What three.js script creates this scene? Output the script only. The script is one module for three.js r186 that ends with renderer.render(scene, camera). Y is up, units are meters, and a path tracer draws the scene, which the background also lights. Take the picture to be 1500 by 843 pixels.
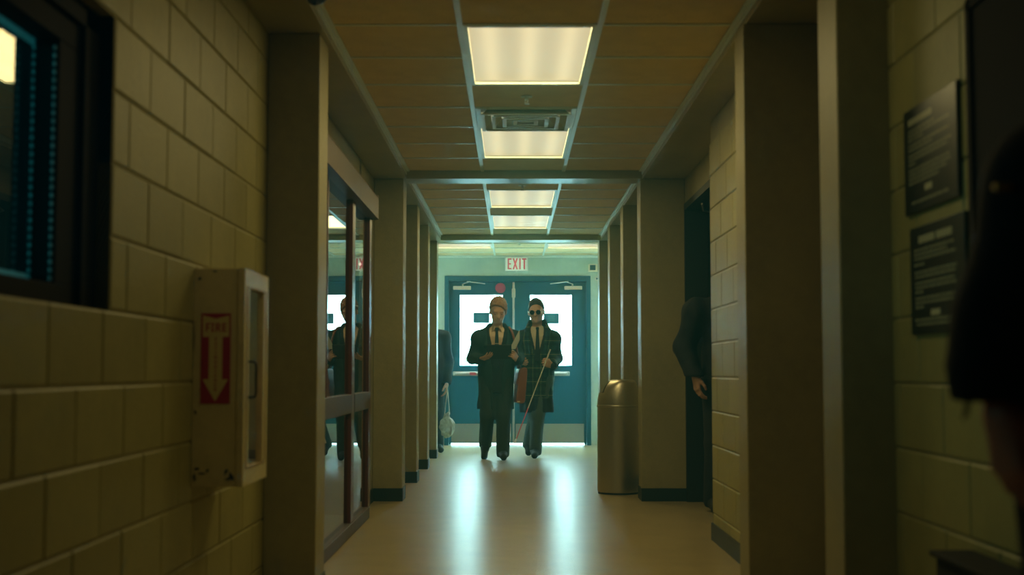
import * as THREE from 'three';
import { mergeGeometries, toCreasedNormals } from 'three/addons/utils/BufferGeometryUtils.js';
import { RoundedBoxGeometry } from 'three/addons/geometries/RoundedBoxGeometry.js';
import { ImprovedNoise } from 'three/addons/math/ImprovedNoise.js';
import { RectAreaLightUniformsLib } from 'three/addons/lights/RectAreaLightUniformsLib.js';
RectAreaLightUniformsLib.init();

// ------------------------------------------------------------------ camera, sky, exposure
const scene = new THREE.Scene();
const FOCAL = 1900;                                   // in pixels of a 1500 x 843 frame
const camera = new THREE.PerspectiveCamera(2 * Math.atan(421.5 / FOCAL) * 180 / Math.PI, 1500 / 843, 0.05, 200);
camera.position.set(0, 1.0, 0);
camera.rotation.order = 'YXZ';
camera.rotation.set(Math.atan(121.5 / FOCAL), Math.atan(2 / FOCAL), 0);
camera.focus = 14.7;
camera.userData.fStop = 2.6;
const renderer = new THREE.WebGLRenderer({ antialias: true });
renderer.toneMapping = THREE.LinearToneMapping;
renderer.toneMappingExposure = 1.1;
renderer.shadowMap.enabled = true;
scene.background = new THREE.Color().setRGB(0.6, 1.0, 0.97);
scene.backgroundIntensity = 36;
scene.fog = new THREE.FogExp2(new THREE.Color().setRGB(0.14, 0.7, 0.95), 0.025);
const LAMP = new THREE.Color().setRGB(1.0, 0.80, 0.33);   // colour of the ceiling lamps
const POWER = 5.0, LAMP_NEAR = 0.92;

// ------------------------------------------------------------------ helpers
let seed = 7;
const rnd = () => { seed = (seed * 1664525 + 1013904223) >>> 0; return seed / 4294967296; };
const rr = (a, b) => a + (b - a) * rnd();
const clamp = (x, a = 0, b = 1) => Math.min(b, Math.max(a, x));
const smooth = (a, b, x) => { const t = clamp((x - a) / (b - a)); return t * t * (3 - 2 * t); };
const lerp = (a, b, t) => a + (b - a) * t;
const taken = new Map();
function numbered(n) { const k = taken.get(n) ?? 0; taken.set(n, k + 1); return k ? n + '_' + String(k).padStart(3, '0') : n; }
function mat(rgb, roughness = 0.8, extra = {}) {
  const { metalness = 0, ...more } = extra;
  const m = new (Object.keys(more).some((k) => ['transmission', 'clearcoat', 'sheen', 'anisotropy'].includes(k)) ? THREE.MeshPhysicalMaterial : THREE.MeshStandardMaterial)({ roughness, metalness, ...more });
  m.color.setRGB(...rgb);
  return m;
}
function box(w, h, d, x = 0, y = 0, z = 0, r = 0) {      // uv in metres
  const g = r ? new RoundedBoxGeometry(w, h, d, 2, r) : new THREE.BoxGeometry(w, h, d);
  const p = g.attributes.position, n = g.attributes.normal, uv = new Float32Array(p.count * 2);
  for (let i = 0; i < p.count; i++) {
    const ax = Math.abs(n.getX(i)), ay = Math.abs(n.getY(i)), az = Math.abs(n.getZ(i));
    const X = p.getX(i) + x, Y = p.getY(i) + y, Z = p.getZ(i) + z;
    if (ax >= ay && ax >= az) { uv[2 * i] = Z; uv[2 * i + 1] = Y; } else if (ay >= az) { uv[2 * i] = X; uv[2 * i + 1] = Z; } else { uv[2 * i] = X; uv[2 * i + 1] = Y; }
  }
  g.setAttribute('uv', new THREE.BufferAttribute(uv, 2));
  return g.translate(x, y, z);
}
function frameGeo(w, h, b, d, b2 = b) {                   // a flat frame round a hole: width, height, border at the sides and at top and bottom, depth along z
  const s = new THREE.Shape(), o = new THREE.Path(), W = w / 2, H = h / 2, x = W - b, y = H - b2;
  s.moveTo(-W, -H); s.lineTo(W, -H); s.lineTo(W, H); s.lineTo(-W, H); s.closePath();
  o.moveTo(-x, -y); o.lineTo(-x, y); o.lineTo(x, y); o.lineTo(x, -y); o.closePath(); s.holes.push(o);
  return new THREE.ExtrudeGeometry(s, { depth: d, bevelEnabled: false });
}
const span = (x0, x1, y0, y1, z0, z1, r = 0) => box(Math.abs(x1 - x0), Math.abs(y1 - y0), Math.abs(z1 - z0), (x0 + x1) / 2, (y0 + y1) / 2, (z0 + z1) / 2, r);
const cyl = (r0, r1, h, seg = 24) => new THREE.CylinderGeometry(r0, r1, h, seg);
function rod(a, b, r, seg = 10, r2 = r) {
  const A = new THREE.Vector3(...a), B = new THREE.Vector3(...b), d = B.clone().sub(A), L = d.length();
  const g = new THREE.CylinderGeometry(r2, r, L, seg);
  g.applyQuaternion(new THREE.Quaternion().setFromUnitVectors(new THREE.Vector3(0, 1, 0), d.normalize()));
  return g.translate((A.x + B.x) / 2, (A.y + B.y) / 2, (A.z + B.z) / 2);
}
const tube = (pts, r, seg = 40, rs = 8) => new THREE.TubeGeometry(new THREE.CatmullRomCurve3(pts.map((p) => new THREE.Vector3(...p))), seg, r, rs, false);
function merge(list) {
  const l = list.map((g) => { g = g.index ? g.toNonIndexed() : g; for (const k of Object.keys(g.attributes)) if (!['position', 'normal', 'uv'].includes(k)) g.deleteAttribute(k); return g; });
  return l.length > 1 ? mergeGeometries(l) : l[0];
}
function mesh(name, geo, m, parent) {
  const o = new THREE.Mesh(Array.isArray(geo) ? merge(geo) : geo, m);
  o.castShadow = o.receiveShadow = true;
  if (parent) { o.name = name; parent.add(o); } else { o.name = numbered(name); scene.add(o); }
  return o;
}
function thing(name, label, category, pos = [0, 0, 0], turn = 0, group) {
  const o = new THREE.Group(); o.name = numbered(name); o.position.set(...pos); o.rotation.y = turn;
  o.userData = { label, category }; if (group) o.userData.group = group;
  scene.add(o); return o;
}
function tag(o, label, category, group) { Object.assign(o.userData, { label, category }); if (group) o.userData.group = group; return o; }
function struct(name, label) { const o = new THREE.Group(); o.name = numbered(name); o.userData.kind = 'structure'; if (label) o.userData.label = label; scene.add(o); return o; }

// ------------------------------------------------------------------ textures
const NZ = new ImprovedNoise();
function noiseTex(size, fn, srgb = false) {             // fn(u, v) -> [r, g, b] 0..1 ; tiles are the caller's business
  const data = new Uint8Array(size * size * 4);
  for (let y = 0; y < size; y++) for (let x = 0; x < size; x++) {
    const c = fn(x / size, y / size), i = (y * size + x) * 4;
    for (let k = 0; k < 3; k++) data[i + k] = clamp(c[k]) * 255;
    data[i + 3] = 255;
  }
  const t = new THREE.DataTexture(data, size, size);
  t.wrapS = t.wrapT = THREE.RepeatWrapping; t.magFilter = THREE.LinearFilter; t.minFilter = THREE.LinearMipmapLinearFilter; t.generateMipmaps = true;
  if (srgb) t.colorSpace = THREE.SRGBColorSpace;
  t.needsUpdate = true; return t;
}
function tn(u, v, f, s = 0) {                            // tiling noise on a torus-like blend
  const a = (x, y) => NZ.noise(x * f + s, y * f + s * 1.7, s * 0.37 + 0.5);
  return lerp(lerp(a(u, v), a(u - 1, v), u), lerp(a(u, v - 1), a(u - 1, v - 1), u), v);
}
function canvasTex(w, h, draw, srgb = true) {
  const c = document.createElement('canvas'); c.width = w; c.height = h; draw(c.getContext('2d'), w, h);
  const t = new THREE.CanvasTexture(c); if (srgb) t.colorSpace = THREE.SRGBColorSpace; t.anisotropy = 8; return t;
}
const rep = (t, x, y) => { const c = t.clone(); c.repeat.set(x, y); c.needsUpdate = true; return c; };

const paintTone = noiseTex(512, (u, v) => { const n = 0.9 + 0.16 * tn(u, v, 4, 1) + 0.1 * tn(u, v, 23, 5) + 0.07 * tn(u, v, 90, 9); return [n, n * 0.995, n * 0.97]; });
const paintBump = noiseTex(512, (u, v) => { const n = 0.5 + 0.25 * tn(u, v, 40, 2) + 0.3 * tn(u, v, 110, 6); return [n, n, n]; });
const tileTone = noiseTex(512, (u, v) => { const pit = smooth(0.25, 0.5, tn(u, v, 70, 4)) * 0.35, n = 0.95 + 0.12 * tn(u, v, 7, 3) - pit; return [n, n * 0.97, n * 0.92]; });
const floorTone = noiseTex(1024, (u, v) => {
  const n = 0.86 + 0.2 * tn(u, v, 3, 11) + 0.14 * tn(u, v, 14, 12) + 0.12 * tn(u, v, 70, 13);
  const tile = 0.06 * (((Math.floor(u * 8) * 7 + Math.floor(v * 8) * 13) % 5) / 5);
  return [n - tile, (n - tile) * 0.985, (n - tile) * 0.94];
});
const floorBump = noiseTex(1024, (u, v) => {
  const e = Math.min(Math.abs(((u * 8) % 1) - 0.5), Math.abs(((v * 8) % 1) - 0.5));
  const g = Math.max(Math.abs(((u * 8) % 1) - 0.5), Math.abs(((v * 8) % 1) - 0.5)) > 0.493 ? -0.3 : 0;
  const n = 0.55 + 0.22 * tn(u, v, 9, 21) + 0.1 * tn(u, v, 40, 22) + g + e * 0;
  return [n, n, n];
});
const brushed = noiseTex(512, (u, v) => { const n = 0.5 + 0.35 * NZ.noise(u * 3, v * 170, 2.5) + 0.2 * NZ.noise(u * 9, v * 400, 8.5); return [n, n, n]; });
const clothBump = noiseTex(256, (u, v) => { const n = 0.5 + 0.25 * Math.sin(u * 200) * Math.sin(v * 200) + 0.2 * tn(u, v, 60, 3); return [n, n, n]; });

// ------------------------------------------------------------------ materials
const CREAM = [0.415, 0.372, 0.125];
const M = {
  block: [0.97, 1.0, 1.05, 0.92].map((k) => mat(CREAM.map((c) => c * k), 0.5, { map: rep(paintTone, 1.3, 1.3), bumpMap: rep(paintBump, 2, 2), bumpScale: 0.0018 })),
  mortar: mat([0.36, 0.315, 0.125], 0.8, { map: paintTone, bumpMap: paintBump, bumpScale: 0.002 }),
  plaster: mat([0.37, 0.325, 0.155], 0.5, { map: paintTone, bumpMap: rep(paintBump, 2, 2), bumpScale: 0.001 }),
  soffit: mat([0.44, 0.39, 0.22], 0.33, { map: paintTone }),
  lobby: mat([0.52, 0.62, 0.52], 0.6, { map: paintTone }),
  ceilTile: [0.95, 1, 1.04].map((k) => mat([0.88 * k, 0.69 * k, 0.38 * k], 0.9, { map: rep(tileTone, 1.6, 1.6), bumpMap: rep(tileTone, 1.6, 1.6), bumpScale: 0.002 })),
  tee: mat([0.8, 0.86, 0.76], 0.35),
  floor: mat([0.47, 0.38, 0.2], 0.29, { map: rep(floorTone, 0.41, 0.41), bumpMap: rep(floorBump, 0.41, 0.41), bumpScale: 0.0009 }),
  base: mat([0.012, 0.02, 0.022], 0.45),
  door: mat([0.003, 0.062, 0.088], 0.45, { bumpMap: paintBump, bumpScale: 0.0003 }),
  frame: mat([0.003, 0.062, 0.088], 0.4),
  steel: mat([0.55, 0.55, 0.5], 0.38, { metalness: 1, bumpMap: rep(brushed, 1, 1), bumpScale: 0.0002 }),
  alum: mat([0.6, 0.6, 0.56], 0.4, { metalness: 0.9 }),
  black: mat([0.008, 0.009, 0.009], 0.5),
  blackMetal: mat([0.012, 0.013, 0.012], 0.45),
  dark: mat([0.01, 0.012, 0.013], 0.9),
  glass: mat([0.95, 1, 1], 0.0, { transmission: 1, thickness: 0, ior: 1.5 }),
  cab: mat([0.82, 0.7, 0.36], 0.4, { map: rep(paintTone, 2, 2) }),
  redwood: mat([0.12, 0.032, 0.016], 0.32),
  bronze: mat([0.095, 0.048, 0.02], 0.5),
};

// ------------------------------------------------------------------ main sizes (metres)
const CE = 2.548, SO = 2.487, XL = -1.08, XR = 1.195, XB = 1.33, PL = -0.852, PR = 0.985, TL = -0.83, TR = 1.0;
const BAY1 = -10.0, BEAM1 = -10.27, BAY2 = -14.75, BEAM2 = -15.05, ZD = -17.45;

// ------------------------------------------------------------------ floor
{
  const f = struct('floor', 'polished tan vinyl floor running down the corridor');
  mesh('slab', span(-2.4, 2.6, -0.12, 0, 3.0, ZD), M.floor, f);
  const g = struct('ground');
  mesh('pavement', span(-12, 12, -0.2, -0.03, ZD - 0.02, ZD - 25), mat([0.5, 0.52, 0.5], 0.9), g);
}

// ------------------------------------------------------------------ concrete blocks
function blockGeo(w, h, t, bev = 0.006) {               // front towards +z, back at z = 0
  const W = w / 2, H = h / 2, w2 = W - bev, h2 = H - bev, zb = t - bev * 0.7, pos = [], nor = [], uv = [];
  const ox = rnd() * 3, oy = rnd() * 3;
  const quad = (a, b, c, d) => {
    const n = new THREE.Vector3().subVectors(new THREE.Vector3(...b), new THREE.Vector3(...a)).cross(new THREE.Vector3().subVectors(new THREE.Vector3(...d), new THREE.Vector3(...a))).normalize();
    for (const p of [a, b, c, a, c, d]) { pos.push(...p); nor.push(n.x, n.y, n.z); uv.push(p[0] + ox, p[1] + oy); }
  };
  const f = [[-w2, -h2, t], [w2, -h2, t], [w2, h2, t], [-w2, h2, t]], m = [[-W, -H, zb], [W, -H, zb], [W, H, zb], [-W, H, zb]], b = [[-W, -H, 0], [W, -H, 0], [W, H, 0], [-W, H, 0]];
  quad(...f);
  for (let i = 0; i < 4; i++) { const j = (i + 1) % 4; quad(m[i], m[j], f[j], f[i]); quad(b[i], b[j], m[j], m[i]); }
  const g = new THREE.BufferGeometry();
  g.setAttribute('position', new THREE.Float32BufferAttribute(pos, 3));
  g.setAttribute('normal', new THREE.Float32BufferAttribute(nor, 3));
  g.setAttribute('uv', new THREE.Float32BufferAttribute(uv, 2));
  return g;
}
const blockCache = new Map();
function block(w, h) {
  const k = w.toFixed(3) + '_' + h.toFixed(3);
  if (!blockCache.has(k)) blockCache.set(k, [0, 1, 2].map(() => blockGeo(w, h, 0.02)));
  const v = blockCache.get(k); return v[Math.floor(rnd() * v.length)];
}
// courses of 0.2 m with joints at 0.16 + 0.2 k; z runs from zNear to zFar (negative); holes = [z0, z1, y0, y1]
function blockWall(wall, X, dir, zNear, zFar, yTop, phase, holes = [], joint = 0.005) {
  const ys = [0]; for (let y = 0.16; y < yTop - 0.03; y += 0.2) ys.push(y); ys.push(yTop);
  for (let c = 0; c + 1 < ys.length; c++) {
    let zs = [zNear]; const off = phase + (c % 2) * 0.2;
    for (let k = -40; k < 40; k++) { const z = off - k * 0.4; if (z < zNear - 0.02 && z > zFar + 0.02) zs.push(z); }
    zs.push(zFar);
    for (const h of holes) if (ys[c] < h[3] - 0.01 && ys[c + 1] > h[2] + 0.01) { zs = zs.filter((z) => Math.abs(z - h[0]) > 0.05 && Math.abs(z - h[1]) > 0.05 || z === zNear || z === zFar); zs.push(h[0], h[1]); }
    zs = zs.sort((a, b) => b - a);
    for (let i = 0; i + 1 < zs.length; i++) {
      const z0 = zs[i], z1 = zs[i + 1], zc = (z0 + z1) / 2, yc = (ys[c] + ys[c + 1]) / 2;
      if (z0 - z1 < 0.03) continue;
      if (holes.some((h) => zc < h[0] && zc > h[1] && yc > h[2] && yc < h[3])) continue;
      const o = mesh('block', block(z0 - z1 - joint * 0.6, ys[c + 1] - ys[c] - joint), M.block[Math.floor(rnd() * 4)], wall);
      o.position.set(X - dir * 0.02 + dir * rr(-0.0012, 0.0012), yc, zc);
      o.rotation.y = dir * Math.PI / 2;
    }
  }
}

// ------------------------------------------------------------------ walls
const WIN = [-2.06, -3.47, 1.16, 1.96];                  // window opening in the left wall: z near, z far, sill, head
{
  const w = struct('wall_left', 'cream painted concrete block wall on the left with a window opening');
  const b = -1.30, f = XL - 0.005;
  mesh('core', [span(b, f, 0, WIN[2], 3, -5.85), span(b, f, WIN[3], 2.7, 3, -5.85), span(b, f, WIN[2], WIN[3], 3, WIN[0]), span(b, f, WIN[2], WIN[3], WIN[1], -5.85)], M.mortar, w);
  blockWall(w, XL, 1, -0.9, -5.66, 2.50, -4.22 + 0.205, [[WIN[0], WIN[1], WIN[2], WIN[3]]]);
  mesh('plaster_panel', [span(b, XL, 0, 2.7, -9.12, -15.1), span(b, XL, 2.22, 2.7, -5.85, -9.12), span(-1.62, XL, 0, 2.7, -5.85, -5.9), span(-1.62, XL, 0, 2.7, -9.06, -9.12), span(-1.66, -1.62, 0, 2.7, -5.85, -9.12)], M.plaster, w);
  const r = struct('wall_right', 'cream painted concrete block wall on the right');
  mesh('core', [span(XR + 0.005, 1.5, 0, 2.7, 3, -4.1), span(1.185, 1.5, 0, 2.7, -5.5, -7.72), span(XB, 1.5, 0, 2.7, -4.0, -5.6), span(XB, 1.5, 0, 2.7, -7.7, -8.62),
    span(XB, 1.5, 2.285, 2.7, -8.62, -9.985), span(XB, 1.5, 0, 2.7, -9.985, -15.1)], M.plaster, r);
  blockWall(r, XR, -1, -0.9, -4.1, 2.50, -3.62, []);
  blockWall(r, 1.18, -1, -5.68, -7.74, 2.36, -7.54, []);
  // end of the thick section, turned to the far door
  const n = struct('wall_near'); mesh('plaster_panel', span(-1.4, 1.5, 0, 2.7, 3.0, 3.15), M.plaster, n);
  const e = struct('wall_far', 'pale green wall above and beside the double doors');
  mesh('plaster_panel', [span(-2.4, -0.925, 0, 2.75, ZD, ZD - 0.2), span(1.04, 2.6, 0, 2.75, ZD, ZD - 0.2), span(-0.925, 1.04, 2.272, 2.75, ZD, ZD - 0.2)], M.lobby, e);
  const v = struct('wall_lobby');
  mesh('plaster_panel', [...[[-2.4, -2.2], [2.4, 2.6]].flatMap(([a, b]) => [span(a, b, 0, 0.9, -14.9, ZD), span(a, b, 2.1, 2.75, -14.9, ZD), span(a, b, 0.9, 2.1, -14.9, -16.0), span(a, b, 0.9, 2.1, -16.55, ZD)]), span(-2.4, XL, 0, 2.75, -14.95, -15.1), span(XB, 2.6, 0, 2.75, -14.95, -15.1)], M.lobby, v);
}
for (const [n, x] of [['window_3', -2.3], ['window_4', 2.5]]) {
  const w = struct(n, 'tall sidelight window of the entrance lobby');
  mesh('window_frame', frameGeo(0.55, 1.2, 0.05, 0.06).rotateY(Math.PI / 2).translate(x - 0.03, 1.5, -16.275), M.frame, w);
  mesh('pane', new THREE.PlaneGeometry(0.45, 1.1).rotateY(Math.PI / 2).translate(x, 1.5, -16.275), M.glass, w);
}
// bare plinth strip under the right hand blocks
mesh('baseboard_right', [span(1.17, 1.182, 0, 0.1, -5.7, -7.75), span(XB - 0.012, XB, 0, 0.1, -9.985, -14.9), span(XR - 0.012, XR, 0, 0.1, -0.9, -4.08), span(1.17, XB, 0, 0.1, -7.74, -7.752)], M.base).userData.kind = 'structure';
mesh('baseboard_left', [span(XL, XL + 0.012, 0, 0.1, -9.12, -14.9), span(XL, XL + 0.012, 0, 0.1, -0.9, -5.64)], M.base).userData.kind = 'structure';

// ------------------------------------------------------------------ columns (pilasters) along both walls
function column(x0, x1, z0, depth, top = SO) {
  const c = struct('column');
  mesh('shaft', span(x0, x1, 0, top, z0, z0 - depth, 0.006), M.plaster, c);
  const s = 0.006;
  mesh('baseboard', span(Math.min(x0, x1) - s, Math.max(x0, x1) + s, 0, 0.1, z0 + s, z0 - depth - s, 0.003), M.base, c);
}
column(XL, PL, -5.64, 0.26);
[[-10.0, PL], [-11.62, -0.862], [-13.22, -0.871], [-14.82, -0.876]].forEach(([z, x]) => column(XL, x, z, 0.27));
column(PR, XB, -5.48, 0.22);
column(1.03, XB, -4.08, 0.25);
[-10.0, -11.62, -13.22, -14.82].forEach((z) => column(PR, XB, z, 0.27));

// ------------------------------------------------------------------ ceiling
{
  const c = struct('ceiling', 'suspended ceiling of tan acoustic tiles in a pale grid');
  mesh('slab', span(-2.4, 2.6, 2.72, 2.85, 3.15, ZD - 0.2), M.soffit, c);
  mesh('soffit', [span(-1.6, TL, SO, 2.74, 3, -15.05, 0)], M.soffit, c);
  mesh('soffit', [span(TR, 1.6, SO, 2.74, 3, -15.05, 0)], M.soffit, c);
  mesh('cross_beam', span(TL, TR, SO, 2.74, BAY1, BEAM1), M.soffit, c);
  mesh('cross_beam', span(TL, TR, SO, 2.74, BAY2, BEAM2), M.soffit, c);
  const X = [TL, -0.24, 0.39, TR];
  const bay = (zs, x, taken_, end0, end1) => {
    for (let i = 0; i + 1 < zs.length; i++) for (let k = 0; k + 1 < x.length; k++) {
      const zc = (zs[i] + zs[i + 1]) / 2, xc = (x[k] + x[k + 1]) / 2;
      if (taken_.some((t) => zc < t[0] && zc > t[1] && (t[2] ?? -9) < xc && xc < (t[3] ?? 9) && (t.length > 2 || k === 1))) continue;
      mesh('ceiling_tile', span(x[k] + 0.004, x[k + 1] - 0.004, CE + 0.002 + rr(0, 0.0025), CE + 0.018, zs[i] - 0.004, zs[i + 1] + 0.004), M.ceilTile[Math.floor(rnd() * 3)], c);
    }
    for (const z of zs.slice(1, -1)) for (let k = 0; k + 1 < x.length; k++) {
      const xc = (x[k] + x[k + 1]) / 2;
      if (taken_.some((t) => z < t[0] - 0.05 && z > t[1] + 0.05 && (t.length > 2 ? t[2] < xc && xc < t[3] : k === 1))) continue;
      mesh('grid_tee', span(x[k] + 0.001, x[k + 1] - 0.001, CE - 0.003, CE + 0.03, z + 0.011, z - 0.011), M.tee, c);
    }
    for (const xx of x.slice(1, -1)) mesh('grid_tee', span(xx - 0.013, xx + 0.013, CE - 0.007, CE + 0.03, end0, end1), M.tee, c);
    for (const xx of [x[0], x[x.length - 1]]) { const s = xx < 0 ? 1 : -1; mesh('wall_angle', [span(xx, xx + s * 0.026, CE - 0.005, CE, end0, end1), span(xx, xx + s * 0.004, CE - 0.03, CE, end0, end1)], M.tee, c); }
  };
  const z1 = []; for (let k = 0; k <= 21; k++) z1.push(-10 + 0.61 * k); z1.reverse();
  bay(z1, X, [[-5.73, -6.95], [-8.17, -9.39], [-7.56, -8.17], [-3.29, -4.51], [-0.85, -2.07]], z1[0], -10);
  const z2 = [BEAM1]; for (let k = 0; k < 8; k++) z2.push(-10.44 - 0.61 * k); z2[z2.length - 1] = BAY2;
  bay(z2, X, [[-11.05, -12.27], [-12.88, -14.10]], BEAM1, BAY2);
  const z3 = [BEAM2, -15.77, -16.38, -16.99, ZD];
  bay(z3, [-2.2, -1.47, -0.25, 0.40, 1.62, 2.4], [[-15.77, -16.38, -1.47, -0.25], [-15.77, -16.38, 0.4, 1.62]], BEAM2, ZD);
  mesh('wall_angle', span(-2.2, 2.4, CE - 0.03, CE, ZD + 0.02, ZD), M.tee, c);
}

// ------------------------------------------------------------------ ceiling lamps
const tubes = canvasTex(256, 256, (g, w, h) => {
  const d = g.createImageData(w, h);
  for (let y = 0; y < h; y++) for (let x = 0; x < w; x++) {
    const u = x / w, v = y / h; let s = 0;
    for (const c of [0.17, 0.5, 0.83]) s += Math.exp(-(((u - c) / 0.085) ** 2));
    const end = smooth(0, 0.06, v) * smooth(0, 0.06, 1 - v), k = 0.72 + 0.28 * s * end, i = (y * w + x) * 4;
    d.data[i] = 255 * Math.min(1, k); d.data[i + 1] = 250 * Math.min(1, k); d.data[i + 2] = 235 * Math.min(1, k); d.data[i + 3] = 255;
  }
  g.putImageData(d, 0, 0);
}, false);
const lensMat = new THREE.MeshStandardMaterial({ color: 0x2a2720, roughness: 0.5, emissive: new THREE.Color().setRGB(1, 0.84, 0.5), emissiveIntensity: 0.88, emissiveMap: tubes });
function ceilingLamp(x0, x1, z0, z1, label, power, group, along = true) {
  const w = x1 - x0, d = z0 - z1, t = thing('ceiling_light', label, 'light', [(x0 + x1) / 2, CE, (z0 + z1) / 2], 0, group);
  const f = 0.022;
  mesh('frame', frameGeo(w - 0.024, d - 0.02, f, 0.024).rotateX(Math.PI / 2).translate(0, 0.02, 0), M.tee, t);
  mesh('housing', [span(-w / 2 + 0.012, w / 2 - 0.012, 0.1, 0.11, d / 2 - 0.01, -d / 2 + 0.01), span(-w / 2 + 0.01, -w / 2 + 0.015, 0.01, 0.11, d / 2 - 0.01, -d / 2 + 0.01), span(w / 2 - 0.015, w / 2 - 0.01, 0.01, 0.11, d / 2 - 0.01, -d / 2 + 0.01)], M.tee, t);
  const lg = new THREE.PlaneGeometry(w - 0.06, d - 0.06);
  if (!along) { const uv = lg.attributes.uv; for (let i = 0; i < uv.count; i++) uv.setXY(i, uv.getY(i), uv.getX(i)); }
  lg.rotateX(Math.PI / 2).translate(0, 0.012, 0);
  mesh('diffuser', lg, lensMat, t);
  const L = new THREE.RectAreaLight(LAMP, power, w - 0.07, d - 0.07);
  L.position.set(0, 0.008, 0); L.rotation.x = -Math.PI / 2; L.name = 'lamp'; t.add(L);
}
ceilingLamp(-0.24, 0.39, -5.73, -6.95, 'largest lit ceiling panel in the near bay, in front of the sprinkler and air vent', POWER * 1.25);
ceilingLamp(-0.24, 0.39, -8.17, -9.39, 'lit ceiling panel directly behind the square air vent, before the cross beam', POWER);
ceilingLamp(-0.24, 0.39, -11.05, -12.27, 'first lit ceiling panel beyond the cross beam, the wider of the two there', POWER);
ceilingLamp(-0.24, 0.39, -12.88, -14.10, 'second lit ceiling panel beyond the cross beam, the narrower of the two there', POWER);
ceilingLamp(-1.47, -0.25, -15.77, -16.38, 'thin lit ceiling strip left of the exit sign above the lobby', POWER, undefined, false);
ceilingLamp(0.40, 1.62, -15.77, -16.38, 'thin lit ceiling strip right of the exit sign above the lobby', POWER, undefined, false);
ceilingLamp(-0.24, 0.39, -3.29, -4.51, 'ceiling panel above the corridor nearest the viewer, over the fire extinguisher cabinet', LAMP_NEAR);

// ------------------------------------------------------------------ air vent and sprinklers
{
  const t = thing('air_vent', 'square pale metal air diffuser with nested louvres between sprinkler and lit panel', 'vent', [0.075, CE, -7.865]);
  const ring = (s0, y0, s1, y1, th) => {
    const o = new THREE.CylinderGeometry(s1 / Math.SQRT2, s0 / Math.SQRT2, y1 - y0, 4, 1, true), i = new THREE.CylinderGeometry((s1 - th) / Math.SQRT2, (s0 - th) / Math.SQRT2, y1 - y0, 4, 1, true);
    i.scale(-1, 1, 1); const ii = i.toNonIndexed(), p = ii.attributes.position; for (let k = 0; k < p.count; k += 3) { /* winding is mirrored by the scale */ }
    return merge([o.toNonIndexed(), ii].map((g) => { g.computeVertexNormals(); return g.rotateY(Math.PI / 4).translate(0, (y0 + y1) / 2, 0); }));
  };
  const vm = mat([0.85, 0.88, 0.8], 0.4, { side: THREE.DoubleSide });
  mesh('frame', frameGeo(0.6, 0.6, 0.03, 0.018).rotateX(Math.PI / 2).translate(0, 0.012, 0), M.tee, t);
  mesh('backing', span(-0.29, 0.29, 0.09, 0.1, 0.29, -0.29), mat([0.3, 0.27, 0.2], 0.7), t);
  [[0.53, 0.43], [0.40, 0.30], [0.27, 0.18], [0.14, 0.06]].forEach(([a, b]) => mesh('louver', merge([ring(a, -0.034, b, 0.02, 0.006), frameGeo(a + 0.01, a + 0.01, 0.024, 0.005).rotateX(Math.PI / 2).translate(0, -0.031, 0)]), vm, t));
  const spr = (z, label) => {
    const s = thing('sprinkler', label, 'sprinkler', [0.075, CE, z]);
    const plate = cyl(0.028, 0.034, 0.006, 24); plate.translate(0, -0.001, 0); mesh('escutcheon', plate, M.tee, s);
    mesh('body', [cyl(0.008, 0.01, 0.02, 12).translate(0, -0.012, 0), rod([-0.01, -0.02, 0], [-0.004, -0.042, 0], 0.0025), rod([0.01, -0.02, 0], [0.004, -0.042, 0], 0.0025)], M.alum, s);
    mesh('deflector', cyl(0.016, 0.016, 0.003, 16).translate(0, -0.044, 0), M.alum, s);
  };
  spr(-7.25, 'small ceiling sprinkler head on the tile in front of the air vent');
  spr(-10.78, 'small ceiling sprinkler head just beyond the cross beam');
  spr(-15.5, 'small ceiling sprinkler head between the two thin lobby lights');
  const d = thing('dome_camera', 'small black dome camera at the ceiling edge above the left near column', 'camera', [-0.80, CE, -5.17]);
  mesh('mount', cyl(0.055, 0.06, 0.025, 24).translate(0, -0.0125, 0), M.black, d);
  mesh('dome', new THREE.SphereGeometry(0.05, 24, 12, 0, Math.PI * 2, Math.PI / 2, Math.PI / 2).translate(0, -0.02, 0), mat([0.01, 0.01, 0.01], 0.1), d);
}

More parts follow.
